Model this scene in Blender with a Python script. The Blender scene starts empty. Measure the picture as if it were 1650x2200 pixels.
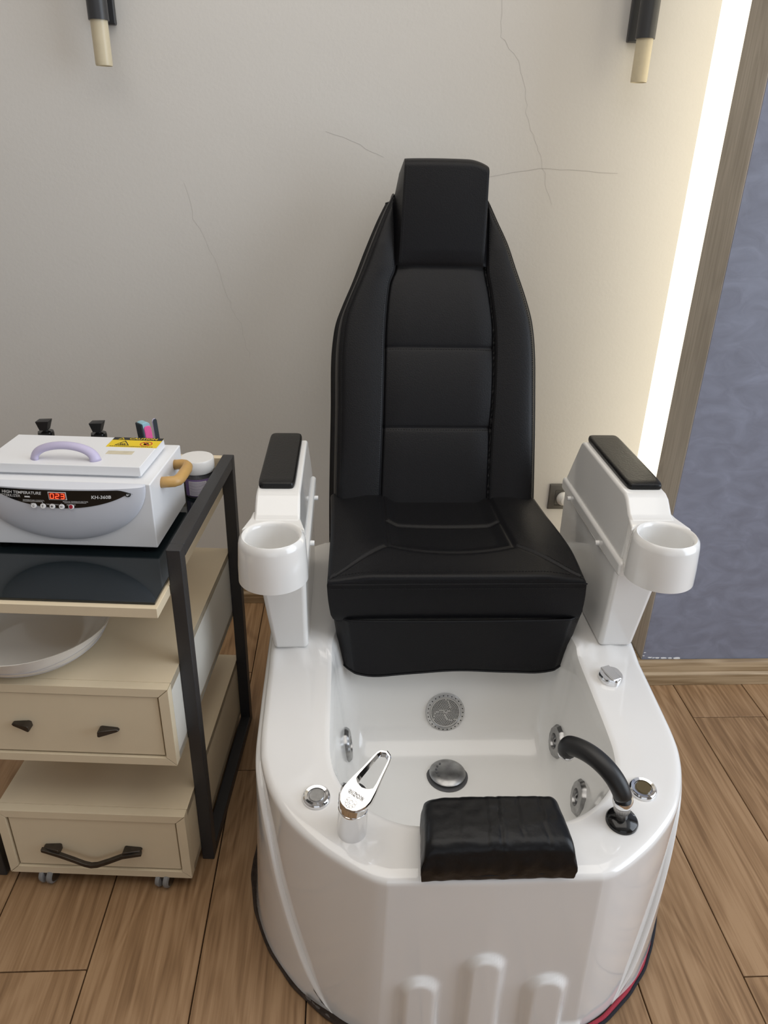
import bpy, math, random
from mathutils import Vector, Matrix
random.seed(7)
sc = bpy.context.scene
col = sc.collection

# ------------------------------------------------------------------ camera
FPX, PITCH, ROLL, YAW, CAMH = 1590.675, .454102, .0262023, .056271, 1.30
cy, sy = math.cos(YAW), math.sin(YAW)
_r = Vector((cy, -sy, 0)); _f0 = Vector((sy, cy, 0)); _u = Vector((0, 0, 1))
_fw = _f0*math.cos(PITCH) - _u*math.sin(PITCH)
_up = _u*math.cos(PITCH) + _f0*math.sin(PITCH)
_R = _r*math.cos(ROLL) + _up*math.sin(ROLL)
_U = _up*math.cos(ROLL) - _r*math.sin(ROLL)
cd = bpy.data.cameras.new('camera'); cam = bpy.data.objects.new('camera', cd); col.objects.link(cam)
cd.sensor_fit = 'HORIZONTAL'; cd.sensor_width = 36; cd.lens = FPX/1650*36
cd.clip_start = .01; cd.clip_end = 60
m = Matrix.Identity(4)
for i in range(3):
    m[i][0] = _R[i]; m[i][1] = _U[i]; m[i][2] = -_fw[i]
m[2][3] = CAMH
cam.matrix_world = m
sc.camera = cam

# ------------------------------------------------------------------ world, lights, exposure
w = bpy.data.worlds.new('world'); sc.world = w; w.use_nodes = True
w.node_tree.nodes['Background'].inputs[0].default_value = (.90, .94, 1.0, 1)
w.node_tree.nodes['Background'].inputs[1].default_value = 1.0
sc.view_settings.view_transform = 'Standard'; sc.view_settings.look = 'None'
sc.view_settings.exposure = -0.15; sc.view_settings.gamma = 1.0
sc.view_settings.use_curve_mapping = False
sc.cycles.use_denoising = True

def area(name, loc, target, sx, sy_, power, color):
    l = bpy.data.lights.new(name, 'AREA'); l.shape = 'RECTANGLE'; l.size = sx; l.size_y = sy_
    l.energy = power; l.color = color
    o = bpy.data.objects.new(name, l); col.objects.link(o); o.location = loc
    o.rotation_euler = (Vector(target)-Vector(loc)).to_track_quat('-Z', 'Z').to_euler()
    return o
area('window_daylight', (2.62, .15, 1.55), (0, .15, 1.40), 2.4, 2.0, 60, (.80, .89, 1.0))
area('ceiling_panel_light', (.10, .70, 2.66), (.10, .70, 0), 2.6, 2.2, 31, (1.0, .945, .865))

# ------------------------------------------------------------------ materials
def mat(name, color, rough=.5, metal=0, coat=0, bump=0, bscale=60, var=0, vscale=4, spec=.5, emit=None, estr=0, trans=0, alpha=1):
    M = bpy.data.materials.new(name); M.use_nodes = True
    nt = M.node_tree; b = nt.nodes['Principled BSDF']
    b.inputs['Base Color'].default_value = (*color, 1); b.inputs['Roughness'].default_value = rough
    b.inputs['Metallic'].default_value = metal; b.inputs['Specular IOR Level'].default_value = spec
    b.inputs['Coat Weight'].default_value = coat; b.inputs['Coat Roughness'].default_value = .05
    if trans: b.inputs['Transmission Weight'].default_value = trans
    if emit: b.inputs['Emission Color'].default_value = (*emit, 1); b.inputs['Emission Strength'].default_value = estr
    tc = nt.nodes.new('ShaderNodeTexCoord')
    if var:
        n = nt.nodes.new('ShaderNodeTexNoise'); n.inputs['Scale'].default_value = vscale; n.inputs['Detail'].default_value = 6
        nt.links.new(tc.outputs['Object'], n.inputs['Vector'])
        r = nt.nodes.new('ShaderNodeValToRGB')
        r.color_ramp.elements[0].position = .3; r.color_ramp.elements[1].position = .7
        r.color_ramp.elements[0].color = (*[c*(1-var) for c in color], 1)
        r.color_ramp.elements[1].color = (*[min(1, c*(1+var)) for c in color], 1)
        nt.links.new(n.outputs['Fac'], r.inputs['Fac']); nt.links.new(r.outputs['Color'], b.inputs['Base Color'])
    if bump:
        n = nt.nodes.new('ShaderNodeTexNoise'); n.inputs['Scale'].default_value = bscale; n.inputs['Detail'].default_value = 4
        nt.links.new(tc.outputs['Object'], n.inputs['Vector'])
        bp = nt.nodes.new('ShaderNodeBump'); bp.inputs['Strength'].default_value = bump; bp.inputs['Distance'].default_value = .002
        nt.links.new(n.outputs['Fac'], bp.inputs['Height']); nt.links.new(bp.outputs['Normal'], b.inputs['Normal'])
    return M

def wood(name, c0, c1, c2, axis='Y', rough=.45, randomise=True, k=1.0):
    M = bpy.data.materials.new(name); M.use_nodes = True
    nt = M.node_tree; L = nt.links; b = nt.nodes['Principled BSDF']; b.inputs['Roughness'].default_value = rough
    b.inputs['Specular IOR Level'].default_value = .35
    tc = nt.nodes.new('ShaderNodeTexCoord')
    oi = nt.nodes.new('ShaderNodeObjectInfo')
    mul = nt.nodes.new('ShaderNodeVectorMath'); mul.operation = 'SCALE'; mul.inputs[0].default_value = (37, 53, 11)
    L.new(oi.outputs['Random'], mul.inputs['Scale'])
    add = nt.nodes.new('ShaderNodeVectorMath'); add.operation = 'ADD'
    L.new(tc.outputs['Object'], add.inputs[0]); L.new(mul.outputs[0], add.inputs[1])
    def mapped(s):
        mp = nt.nodes.new('ShaderNodeMapping')
        sc_ = [s[0]*k, s[0]*k, s[0]*k]; sc_['XYZ'.index(axis)] = s[1]*k
        mp.inputs['Scale'].default_value = sc_
        L.new(add.outputs[0], mp.inputs['Vector']); return mp
    def noise(s, scale, det, dist=0):
        n = nt.nodes.new('ShaderNodeTexNoise'); n.inputs['Scale'].default_value = scale
        n.inputs['Detail'].default_value = det; n.inputs['Distortion'].default_value = dist
        L.new(mapped(s).outputs[0], n.inputs['Vector']); return n
    big = noise((1.0, .16), 6, 3, .6)           # cathedral field
    m1 = nt.nodes.new('ShaderNodeMath'); m1.operation = 'MULTIPLY'; m1.inputs[1].default_value = 95
    L.new(big.outputs['Fac'], m1.inputs[0])
    sn = nt.nodes.new('ShaderNodeMath'); sn.operation = 'SINE'; L.new(m1.outputs[0], sn.inputs[0])
    fine = noise((1.0, .03), 160, 5)
    mid = noise((1.0, .12), 22, 5)
    def madd(a, ka, b_, kb):
        x = nt.nodes.new('ShaderNodeMath'); x.operation = 'MULTIPLY'; x.inputs[1].default_value = ka; L.new(a, x.inputs[0])
        y = nt.nodes.new('ShaderNodeMath'); y.operation = 'MULTIPLY_ADD'; y.inputs[1].default_value = kb
        L.new(b_, y.inputs[0]); L.new(x.outputs[0], y.inputs[2]); return y.outputs[0]
    v = madd(sn.outputs[0], .075, fine.outputs['Fac'], .80)
    v = madd(v, 1.0, mid.outputs['Fac'], .38)
    if randomise: v = madd(v, 1.0, oi.outputs['Random'], .10)
    r = nt.nodes.new('ShaderNodeValToRGB'); e = r.color_ramp.elements
    e[0].position = .42; e[0].color = (*c0, 1); e[1].position = .81; e[1].color = (*c2, 1)
    x = e.new(.61); x.color = (*c1, 1)
    L.new(v, r.inputs['Fac']); L.new(r.outputs['Color'], b.inputs['Base Color'])
    bp = nt.nodes.new('ShaderNodeBump'); bp.inputs['Strength'].default_value = .15; bp.inputs['Distance'].default_value = .001
    L.new(fine.outputs['Fac'], bp.inputs['Height']); L.new(bp.outputs['Normal'], b.inputs['Normal'])
    return M

MT = dict(
    wall=mat('wall_paint', (.610, .592, .560), .7, var=.03, vscale=1.6, bump=.15, bscale=120),
    ceil=mat('ceiling_paint', (.80, .79, .77), .8, bump=.05),
    room=mat('room_wall_paint', (.50, .47, .43), .8, bump=.05),
    plaster=mat('blue_grey_plaster', (.185, .195, .248), .40, var=.20, vscale=9, bump=.55, bscale=22),
    chipwhite=mat('bare_plaster', (.8, .8, .8), .8, bump=.1),
    crack=mat('crack_scuff_grey', (.47, .455, .435), .9, bump=.1),  # even dark grey for the hairline cracks and scuff marks
    greywood=wood('grey_wood_board', (.34, .30, .248), (.40, .355, .298), (.46, .41, .35), 'Z', .5, False),
    basewood=wood('oak_baseboard', (.22, .145, .075), (.33, .235, .135), (.42, .31, .19), 'X', .45, False),
    plank=wood('oak_laminate', (.195, .110, .053), (.282, .167, .084), (.362, .226, .122), 'Y', .42),
    gap=mat('dark_gap', (.02, .015, .01), .9, bump=.1),
    led=mat('lit_acrylic_diffuser', (.9, .88, .82), .4, emit=(1, .91, .72), estr=1.6, bump=.02),
    acrylic=mat('white_acrylic', (.80, .785, .765), .10, coat=.6, bump=.012, bscale=9),
    basin=mat('white_acrylic_basin', (.80, .79, .765), .16, coat=.5, bump=.012, bscale=9),
    arm=mat('white_moulded_plastic', (.80, .79, .77), .14, coat=.5, bump=.012, bscale=12),
    leather=mat('black_leatherette', (.0050, .0050, .0062), .40, bump=.22, bscale=420, spec=.22),
    padleather=mat('black_armrest_leatherette', (.0055, .0053, .0053), .33, bump=.25, bscale=300, spec=.32),
    leather2=mat('black_worn_leatherette', (.0050, .0050, .0058), .36, bump=.5, bscale=60, spec=.28),
    thread=mat('black_thread', (.004, .004, .005), .8, bump=.1),
    chrome=mat('chrome', (.78, .78, .79), .07, metal=1, bump=.01),
    dullchrome=mat('dull_chrome', (.36, .36, .36), .32, metal=1, var=.25, vscale=60, bump=.05),
    grille=mat('satin_chrome', (.62, .62, .62), .30, metal=1, bump=.03),
    knurl=mat('knurled_steel', (.45, .44, .43), .32, metal=1, bump=.2),
    blackhole=mat('black_recess', (.01, .01, .01), .7, bump=.05),
    blackrub=mat('black_rubber', (.012, .012, .013), .42, bump=.05, bscale=200),
    blackgloss=mat('black_gloss_plastic', (.008, .008, .008), .12, bump=.01),
    brown=mat('brown_lens', (.10, .075, .035), .15, bump=.01),
    engrave=mat('engraved_grey', (.16, .16, .16), .5, bump=.05),
    mat=mat('dark_mat', (.035, .022, .015), .95, var=.4, vscale=80, bump=.6, bscale=300),
    red=mat('red_yarn', (.35, .03, .05), .9, bump=.6, bscale=500),
    yarn=mat('black_yarn', (.012, .012, .018), .9, bump=.6, bscale=500),
    beige=mat('beige_melamine', (.70, .59, .42), .5, var=.03, vscale=12, bump=.03, bscale=200),
    beigefront=mat('beige_drawer_front', (.70, .595, .425), .5, var=.02, vscale=14, bump=.03, bscale=200),
    cream=mat('cream_lacquer', (.68, .655, .59), .5, var=.02, bump=.03),
    metal=mat('black_powder_coat', (.026, .026, .028), .42, bump=.1, bscale=300),
    bronze=mat('dark_bronze', (.075, .065, .055), .35, metal=.8, var=.15, vscale=80, bump=.05),
    glass=mat('black_glass', (.006, .010, .012), .06, bump=.006),
    greyplastic=mat('grey_translucent_wheel', (.22, .22, .22), .35, bump=.03),
    enamel=mat('white_enamel', (.80, .81, .835), .35, bump=.03, bscale=150),
    bulge=mat('pale_grey_plastic', (.66, .68, .74), .32, bump=.02),
    lilac=mat('lilac_plastic', (.52, .48, .66), .35, bump=.02),
    tan=mat('tan_plastic', (.50, .30, .10), .38, bump=.02, var=.05, vscale=30),
    print=mat('white_print', (.82, .82, .82), .5, bump=.01),
    redlight=mat('red_led_segment', (.8, .05, .02), .4, emit=(1, .10, .03), estr=2.2, bump=.01),
    reddark=mat('red_display_glass', (.25, .012, .01), .25, bump=.01),
    redbtn=mat('red_button', (.32, .012, .03), .3, bump=.01),
    yellow=mat('yellow_sticker', (.80, .58, .01), .45, bump=.01),
    black=mat('black_print', (.01, .01, .01), .5, bump=.01),
    redprint=mat('red_print', (.6, .05, .02), .5, bump=.01),
    tape=mat('aged_tape', (.62, .56, .42), .55, var=.1, vscale=60, bump=.05),
    white=mat('white_plastic', (.78, .77, .75), .3, bump=.02),
    purple=mat('purple_label', (.22, .15, .33), .5, bump=.02),
    jar=mat('grey_jar', (.10, .10, .105), .15, bump=.01),
    bottle=mat('black_bottle', (.008, .008, .008), .18, bump=.01),
    pink=mat('pink_abrasive', (.80, .12, .35), .9, bump=.4, bscale=600),
    bluefile=mat('pale_blue_abrasive', (.30, .50, .58), .9, bump=.4, bscale=600),
    darkfile=mat('dark_abrasive', (.03, .04, .05), .9, bump=.4, bscale=600),
    ceramic=mat('white_ceramic', (.72, .70, .66), .14, coat=.4, bump=.01),
    ceramicline=mat('grey_glaze_line', (.42, .39, .38), .3, bump=.01),
    lampmetal=mat('black_lamp_metal', (.03, .031, .034), .38, bump=.03),
    lampglass=mat('frosted_amber_glass', (.72, .64, .46), .35, trans=.25, bump=.02, var=.06, vscale=30),
    socket=mat('grey_socket_plastic', (.10, .095, .085), .4, bump=.02),
    frame=mat('window_frame_white', (.7, .7, .7), .4, bump=.02),
)

def plaster_mat():
    M = MT['plaster']; nt = M.node_tree; L = nt.links; b = nt.nodes['Principled BSDF']
    tc = nt.nodes.new('ShaderNodeTexCoord'); mp = nt.nodes.new('ShaderNodeMapping')
    mp.inputs['Rotation'].default_value = (0, .55, 0); mp.inputs['Scale'].default_value = (9, 9, 15)
    L.new(tc.outputs['Object'], mp.inputs['Vector'])
    n1 = nt.nodes.new('ShaderNodeTexNoise'); n1.inputs['Scale'].default_value = 1.6; n1.inputs['Detail'].default_value = 9; n1.inputs['Distortion'].default_value = 1.2
    L.new(mp.outputs[0], n1.inputs['Vector'])
    r = nt.nodes.new('ShaderNodeValToRGB'); e = r.color_ramp.elements
    e[0].position = .28; e[0].color = (.165, .172, .216, 1); e[1].position = .76; e[1].color = (.228, .243, .308, 1)
    x = e.new(.5); x.color = (.190, .200, .252, 1)
    L.new(n1.outputs['Fac'], r.inputs['Fac']); L.new(r.outputs['Color'], b.inputs['Base Color'])
    bp = nt.nodes.new('ShaderNodeBump'); bp.inputs['Strength'].default_value = .22; bp.inputs['Distance'].default_value = .003
    L.new(n1.outputs['Fac'], bp.inputs['Height']); L.new(bp.outputs['Normal'], b.inputs['Normal'])
plaster_mat()

# ------------------------------------------------------------------ mesh helpers
class MB:
    def __init__(s): s.v = []; s.f = []
    def add(s, v, f):
        n = len(s.v); s.v += [tuple(p) for p in v]; s.f += [tuple(i+n for i in q) for q in f]; return s
    def box(s, x0, x1, y0, y1, z0, z1):
        return s.add([(x0,y0,z0),(x1,y0,z0),(x1,y1,z0),(x0,y1,z0),(x0,y0,z1),(x1,y0,z1),(x1,y1,z1),(x0,y1,z1)],
                     [(3,2,1,0),(4,5,6,7),(0,1,5,4),(1,2,6,5),(2,3,7,6),(3,0,4,7)])
    def hexa(s, b, t):   # bottom quad (ccw from above) and top quad
        return s.add(list(b)+list(t), [(3,2,1,0),(4,5,6,7),(0,1,5,4),(1,2,6,5),(2,3,7,6),(3,0,4,7)])
    def prism(s, pts, a, b, axis='x'):
        f = {'x': lambda p, h: (h, p[0], p[1]), 'y': lambda p, h: (p[0], h, p[1]), 'z': lambda p, h: (p[0], p[1], h)}[axis]
        n = len(pts)
        return s.add([f(p, a) for p in pts]+[f(p, b) for p in pts],
                     [tuple(range(n))[::-1], tuple(range(n, 2*n))]+[(i, (i+1) % n, n+(i+1) % n, n+i) for i in range(n)])
    def grid(s, fn, nu, nv, closed_u=False):
        v = [fn(i/(nu if closed_u else nu-1), j/(nv-1)) for j in range(nv) for i in range(nu)]
        f = []
        for j in range(nv-1):
            for i in range(nu if closed_u else nu-1):
                a = j*nu+i; b = j*nu+(i+1) % nu
                f.append((a, b, b+nu, a+nu))
        return s.add(v, f)
    def lathe(s, prof, c=(0,0,0), ax=(0,0,1), n=40, scal=None):
        """prof: (r,h) list; scal(theta,r) radius factor"""
        A = Vector(ax).normalized(); X = A.orthogonal().normalized(); Y = A.cross(X); c = Vector(c)
        v = []; f = []
        for r, h in prof:
            for i in range(n):
                t = 2*math.pi*i/n; rr = r*(scal(t, r) if scal else 1)
                v.append(c+A*h+X*(rr*math.cos(t))+Y*(rr*math.sin(t)))
        for j in range(len(prof)-1):
            for i in range(n):
                f.append((j*n+i, j*n+(i+1) % n, (j+1)*n+(i+1) % n, (j+1)*n+i))
        if prof[0][0] > 1e-6: f.append(tuple(range(n))[::-1])
        if prof[-1][0] > 1e-6: f.append(tuple(range((len(prof)-1)*n, len(prof)*n)))
        return s.add(v, f)
    def tube(s, path, rad, n=12, close=False, flat=1.0):
        P = [Vector(p) for p in path]; m_ = len(P)
        R = rad if isinstance(rad, (list, tuple)) else [rad]*m_
        v = []; f = []; up = None
        for j, p in enumerate(P):
            a = P[(j-1) % m_] if (close or j > 0) else P[j]; b = P[(j+1) % m_] if (close or j < m_-1) else P[j]
            t = (b-a).normalized()
            if up is None: up = t.orthogonal().normalized()
            up = (up-t*up.dot(t)).normalized(); sd = t.cross(up)
            for i in range(n):
                q = 2*math.pi*i/n
                v.append(p+up*(R[j]*math.cos(q)*flat)+sd*(R[j]*math.sin(q)))
        for j in range(m_ if close else m_-1):
            for i in range(n):
                j2 = (j+1) % m_
                f.append((j*n+i, j*n+(i+1) % n, j2*n+(i+1) % n, j2*n+i))
        if not close: f += [tuple(range(n))[::-1], tuple(range((m_-1)*n, m_*n))]
        return s.add(v, f)
    def map(s, fn): s.v = [tuple(fn(p)) for p in s.v]; return s
    def obj(s, name, material, parent=None, off=(0,0,0), smooth=False, bevel=0, seg=2, ang=40):
        me = bpy.data.meshes.new(name)
        me.from_pydata([(a-off[0], b-off[1], c-off[2]) for a, b, c in s.v], [], s.f); me.update()
        import bmesh
        bm = bmesh.new(); bm.from_mesh(me); bmesh.ops.remove_doubles(bm, verts=bm.verts, dist=1e-6)
        bmesh.ops.recalc_face_normals(bm, faces=bm.faces); bm.to_mesh(me); bm.free()
        me.materials.append(MT[material])
        if smooth or bevel:
            for p in me.polygons: p.use_smooth = True
        o = bpy.data.objects.new(name, me); col.objects.link(o)
        if parent: o.parent = parent
        if bevel:
            b = o.modifiers.new('bevel', 'BEVEL'); b.width = bevel; b.segments = seg; b.limit_method = 'ANGLE'
            b.angle_limit = math.radians(ang); b.harden_normals = True
        elif smooth == 'auto':
            me.set_sharp_from_angle(angle=math.radians(ang))
        return o

def tag(o, label, cat, group=None):
    o['label'] = label; o['category'] = cat
    if group: o['group'] = group
    return o
def struct(o, label=None, cat=None):
    o['kind'] = 'structure'
    if label: o['label'] = label
    if cat: o['category'] = cat
    return o
def empty(name, loc=(0,0,0), rz=0):
    o = bpy.data.objects.new(name, None); col.objects.link(o); o.location = loc; o.rotation_euler = (0,0,rz)
    o.empty_display_size = .05; return o
def sstep(a, b, x):
    t = max(0, min(1, (x-a)/(b-a))); return t*t*(3-2*t)
def interp(tab, x):
    if x <= tab[0][0]: return tab[0][1]
    for (a, p), (b, q) in zip(tab, tab[1:]):
        if x <= b: return p+(q-p)*(x-a)/(b-a)
    return tab[-1][1]
def smooth_interp(tab, x):           # catmull-rom
    n = len(tab)
    if x <= tab[0][0]: return tab[0][1]
    if x >= tab[-1][0]: return tab[-1][1]
    for i in range(n-1):
        if x <= tab[i+1][0]:
            x0, y0 = tab[i]; x1, y1 = tab[i+1]; h = x1-x0; t = (x-x0)/h
            m0 = (y1-tab[i-1][1])/(x1-tab[i-1][0]) if i > 0 else (y1-y0)/h
            m1 = (tab[i+2][1]-y0)/(tab[i+2][0]-x0) if i < n-2 else (y1-y0)/h
            return (2*t**3-3*t*t+1)*y0+(t**3-2*t*t+t)*h*m0+(-2*t**3+3*t*t)*y1+(t**3-t*t)*h*m1
def text(s, size, shear=0, align='CENTER', bold=0):
    cu = bpy.data.curves.new('t', 'FONT'); cu.body = s; cu.size = size; cu.shear = shear
    cu.align_x = align; cu.align_y = 'CENTER'; cu.offset = bold; cu.resolution_u = 2
    o = bpy.data.objects.new('t', cu); col.objects.link(o)
    dg = bpy.context.evaluated_depsgraph_get(); dg.update()
    me = bpy.data.meshes.new_from_object(o.evaluated_get(dg))
    mb = MB().add([(v.co.x, v.co.y, 0) for v in me.vertices], [tuple(p.vertices) for p in me.polygons])
    bpy.data.objects.remove(o); bpy.data.curves.remove(cu); bpy.data.meshes.remove(me)
    return mb

# ------------------------------------------------------------------ room shell
WY = 2.02          # back wall plane
fl = struct(MB().box(-2.2, 2.7, -3.2, WY, -.05, -.009).obj('floor', 'gap'), 'light brown oak laminate floor laid in long planks')
PW = .1927; joints = {-3: .834, -2: 1.653, -1: 1.294, 4: .787, 5: 1.451}
for k in range(-11, 14):
    x0 = -.067+k*PW; x1 = x0+PW
    x0 = max(x0, -2.2); x1 = min(x1, 2.7)
    if x1-x0 < .01: continue
    j0 = joints.get(k, random.uniform(0, 1.2)); L_ = 1.285
    y = j0-L_*math.ceil((j0+3.2)/L_)
    while y < WY:
        a = max(y, -3.2); b = min(y+L_, WY-.004); y += L_
        if b-a < .02: continue
        g = .0009
        o = MB().box(x0+g, x1-g, a+g, b-g, -.0085, 0).obj('plank', 'plank', fl, bevel=.0012, seg=1)
wb = struct(MB().box(-2.2, 1.6, WY, WY+.12, -.05, 2.75).obj('wall_back', 'wall'), 'off-white painted wall with hairline cracks and scuffs')
# hairline cracks
def strip(pts, w_, name, par, mtl='crack', y=WY-.0004):
    mb = MB(); n = len(pts)
    for i in range(n-1):
        (x0, z0), (x1, z1) = pts[i], pts[i+1]; dx, dz = x1-x0, z1-z0; l = math.hypot(dx, dz) or 1
        nx, nz = -dz/l*w_/2, dx/l*w_/2
        mb.add([(x0-nx, y, z0-nz), (x0+nx, y, z0+nz), (x1+nx, y, z1+nz), (x1-nx, y, z1-nz)], [(0,1,2,3)])
    return mb.obj(name, mtl, par)
def jag(pts, k=5, a=.004):
    out = []
    for (x0, z0), (x1, z1) in zip(pts, pts[1:]):
        for i in range(k):
            t = i/k; out.append((x0+(x1-x0)*t+random.uniform(-a, a), z0+(z1-z0)*t+random.uniform(-a, a)))
    return out+[pts[-1]]
strip(jag([(.355, 1.75), (.355, 1.615), (.356, 1.543), (.398, 1.507), (.421, 1.451), (.433, 1.392), (.462, 1.333), (.487, 1.271), (.521, 1.186)]), .0006, 'crack', wb)
strip(jag([(-.40, 1.22), (-.385, 1.13), (-.33, 1.02), (-.31, .93), (-.28, .86), (-.265, .78)]), .0005, 'crack', wb)
strip(jag([(.35, 1.245), (.48, 1.27), (.58, 1.265), (.68, 1.262)], 4, .002), .0009, 'scuff_mark', wb)
strip(jag([(-.05, 1.34), (.03, 1.31), (.09, 1.285)], 4, .002), .0007, 'scuff_mark', wb)
# blue-grey projecting wall, grey wood return, lit diffuser strip
RX = .801; BY = 1.60
bw = struct(MB().box(RX+.002, 2.7, BY, BY+.13, -.05, 2.75).obj('wall_right', 'plaster'), 'blue-grey textured plaster wall standing forward on the right')
struct(MB().box(RX, RX+.02, BY+.001, BY+.129, 0, 2.75).obj('trim_1', 'greywood'), 'grey-brown wooden board covering the edge of the blue-grey wall')
mbc = MB()
for cx_, cz_, s_ in [(.825, .0785, .006), (.833, .0775, .005), (.845, .077, .007), (.862, .0765, .008), (.88, .0765, .006), (.90, .0763, .009), (.806, .085, .003), (.807, .095, .003)]:
    pts = [(cx_+s_*random.uniform(.7, 1.3)*math.cos(t), cz_+s_*.35*random.uniform(.6, 1.3)*math.sin(t)) for t in [i*math.pi/4 for i in range(8)]]
    mbc.prism(pts, BY-.0006, BY+.001, 'y')
co = mbc.obj('paint_chips', 'chipwhite', bw); co['kind'] = 'stuff'
P0 = Vector((RX+.006, BY+.130)); P1 = Vector((.866, WY-.001)); d_ = (P1-P0).normalized(); nr = Vector((d_.y, -d_.x))*.012
lamp = MB().prism([(P0.x, P0.y), (P0.x+nr.x, P0.y+nr.y), (P1.x+nr.x, P1.y), (P1.x, P1.y)], .0, 2.74, 'z').obj('light_strip', 'led')
tag(lamp, 'tall glowing white light strip between pale wall and grey wooden board', 'light strip')
# closing piece behind diffuser
struct(MB().box(RX+.05, 1.6, BY+.135, WY-.002, 0, 2.75).map(lambda p: (p[0]+(.035 if (p[0] < 1 and p[1] > 1.9) else 0), p[1], p[2])).obj('wall_niche', 'room'), 'closed core behind the light strip')
# baseboards
bbprof = [(0, 0), (-.020, 0), (-.020, .034), (-.013, .040), (-.013, .068), (-.008, .074), (0, .074)]
def baseboard(name, x0, x1, y, lab):
    return struct(MB().prism([(y+a, b) for a, b in bbprof], x0, x1, 'x').obj(name, 'basewood', bevel=.0015), lab)
baseboard('baseboard_back', -2.19, .785, WY-.001, 'oak baseboard along the foot of the pale back wall')
baseboard('baseboard_right', RX-.017, 2.69, BY-.001, 'oak baseboard along the foot of the blue-grey wall')
struct(MB().prism([(RX-.001+a, b) for a, b in bbprof], BY+.0, WY-.03, 'y').obj('baseboard_return', 'basewood', bevel=.0015), 'short oak baseboard on the return of the blue-grey wall')
# rest of the room (behind the camera)
struct(MB().box(-2.32, -2.2, -3.2, WY+.12, -.05, 2.75).obj('wall_left', 'room'))
struct(MB().box(-2.32, 2.82, -3.2, WY+.12, 2.75, 2.85).obj('ceiling', 'ceil'))
struct(MB().box(2.7, 2.82, -3.2, -1.15, -.05, 2.75).box(2.7, 2.82, 1.45, WY, -.05, 2.75).box(2.7, 2.82, -1.15, 1.45, -.05, .45).box(2.7, 2.82, -1.15, 1.45, 2.62, 2.75).obj('wall_window', 'room'))
struct(MB().box(-2.32, -1.2, -3.32, -3.2, -.05, 2.75).box(1.6, 2.82, -3.32, -3.2, -.05, 2.75).box(-1.2, 1.6, -3.32, -3.2, 2.35, 2.75).obj('wall_front', 'room'))
struct(MB().box(2.72, 2.77, -1.15, 1.45, .45, .50).box(2.72, 2.77, -1.15, 1.45, 2.57, 2.62).box(2.72, 2.77, -1.15, -1.10, .5, 2.57).box(2.72, 2.77, 1.40, 1.45, .5, 2.57).box(2.72, 2.77, .125, .175, .5, 2.57).obj('window_1', 'frame'))

# ------------------------------------------------------------------ pedicure chair
XC = .2145; RO = (XC, 1.25, 0)
chair = tag(empty('pedicure_chair', RO), 'white pedicure spa chair with black padded seat and foot basin', 'pedicure chair')
def part(mb, name, m_, parent=chair, **k): return mb.obj(name, m_, parent, off=RO, **k)

# ---- tub shell
RIM = [(0,.709),(.156,.711),(.178,.718),(.213,.738),(.259,.772),(.305,.819),(.335,.87),(.353,.92),(.361,.97),(.363,1.06),(.364,1.18),(.364,1.46),(.338,1.57),(.27,1.63),(0,1.66)]
BAS = [(0,.706),(.163,.708),(.190,.717),(.232,.741),(.285,.788),(.334,.850),(.364,.91),(.379,.97),(.383,1.05),(.385,1.13),(.386,1.22),(.382,1.46),(.352,1.58),(.28,1.645),(0,1.675)]
INN = [(0,.803),(.10,.803),(.126,.807),(.155,.819),(.187,.841),(.213,.870),(.229,.902),(.236,.935),(.238,.975),(.238,1.05),(.2375,1.14),(.236,1.21),(.215,1.262),(.15,1.275),(0,1.275)]
FLO = [(0,.925),(.07,.925),(.09,.929),(.110,.938),(.130,.953),(.148,.974),(.160,.998),(.168,1.02),(.172,1.04),(.174,1.06),(.173,1.08),(.168,1.095),(.150,1.108),(.105,1.112),(0,1.112)]
NS = [36]+[7]*13
def spline(ctrl):
    out = []
    n = len(ctrl)
    for i in range(n-1):
        for k in range(NS[i]):
            t = k/NS[i]
            if i == 0 or i == n-2:
                out.append((ctrl[i][0]+(ctrl[i+1][0]-ctrl[i][0])*t, ctrl[i][1]+(ctrl[i+1][1]-ctrl[i][1])*t)); continue
            p1, p2 = ctrl[i], ctrl[i+1]; p0 = ctrl[i-1] if i > 1 else p1; p3 = ctrl[i+2] if i < n-3 else p2
            out.append(tuple(.5*(2*p1[d]+(p2[d]-p0[d])*t+(2*p0[d]-5*p1[d]+4*p2[d]-p3[d])*t*t+(-p0[d]+3*p1[d]-3*p2[d]+p3[d])*t**3) for d in (0, 1)))
    out.append(ctrl[-1]); return out
def full(ctrl):
    h = spline(ctrl); return [(XC+a, b) for a, b in h]+[(XC-a, b) for a, b in h[-2:0:-1]]
rimO, basO, innO, floO = full(RIM), full(BAS), full(INN), full(FLO)
NN = len(rimO); HALF = (NN)//2
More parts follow.
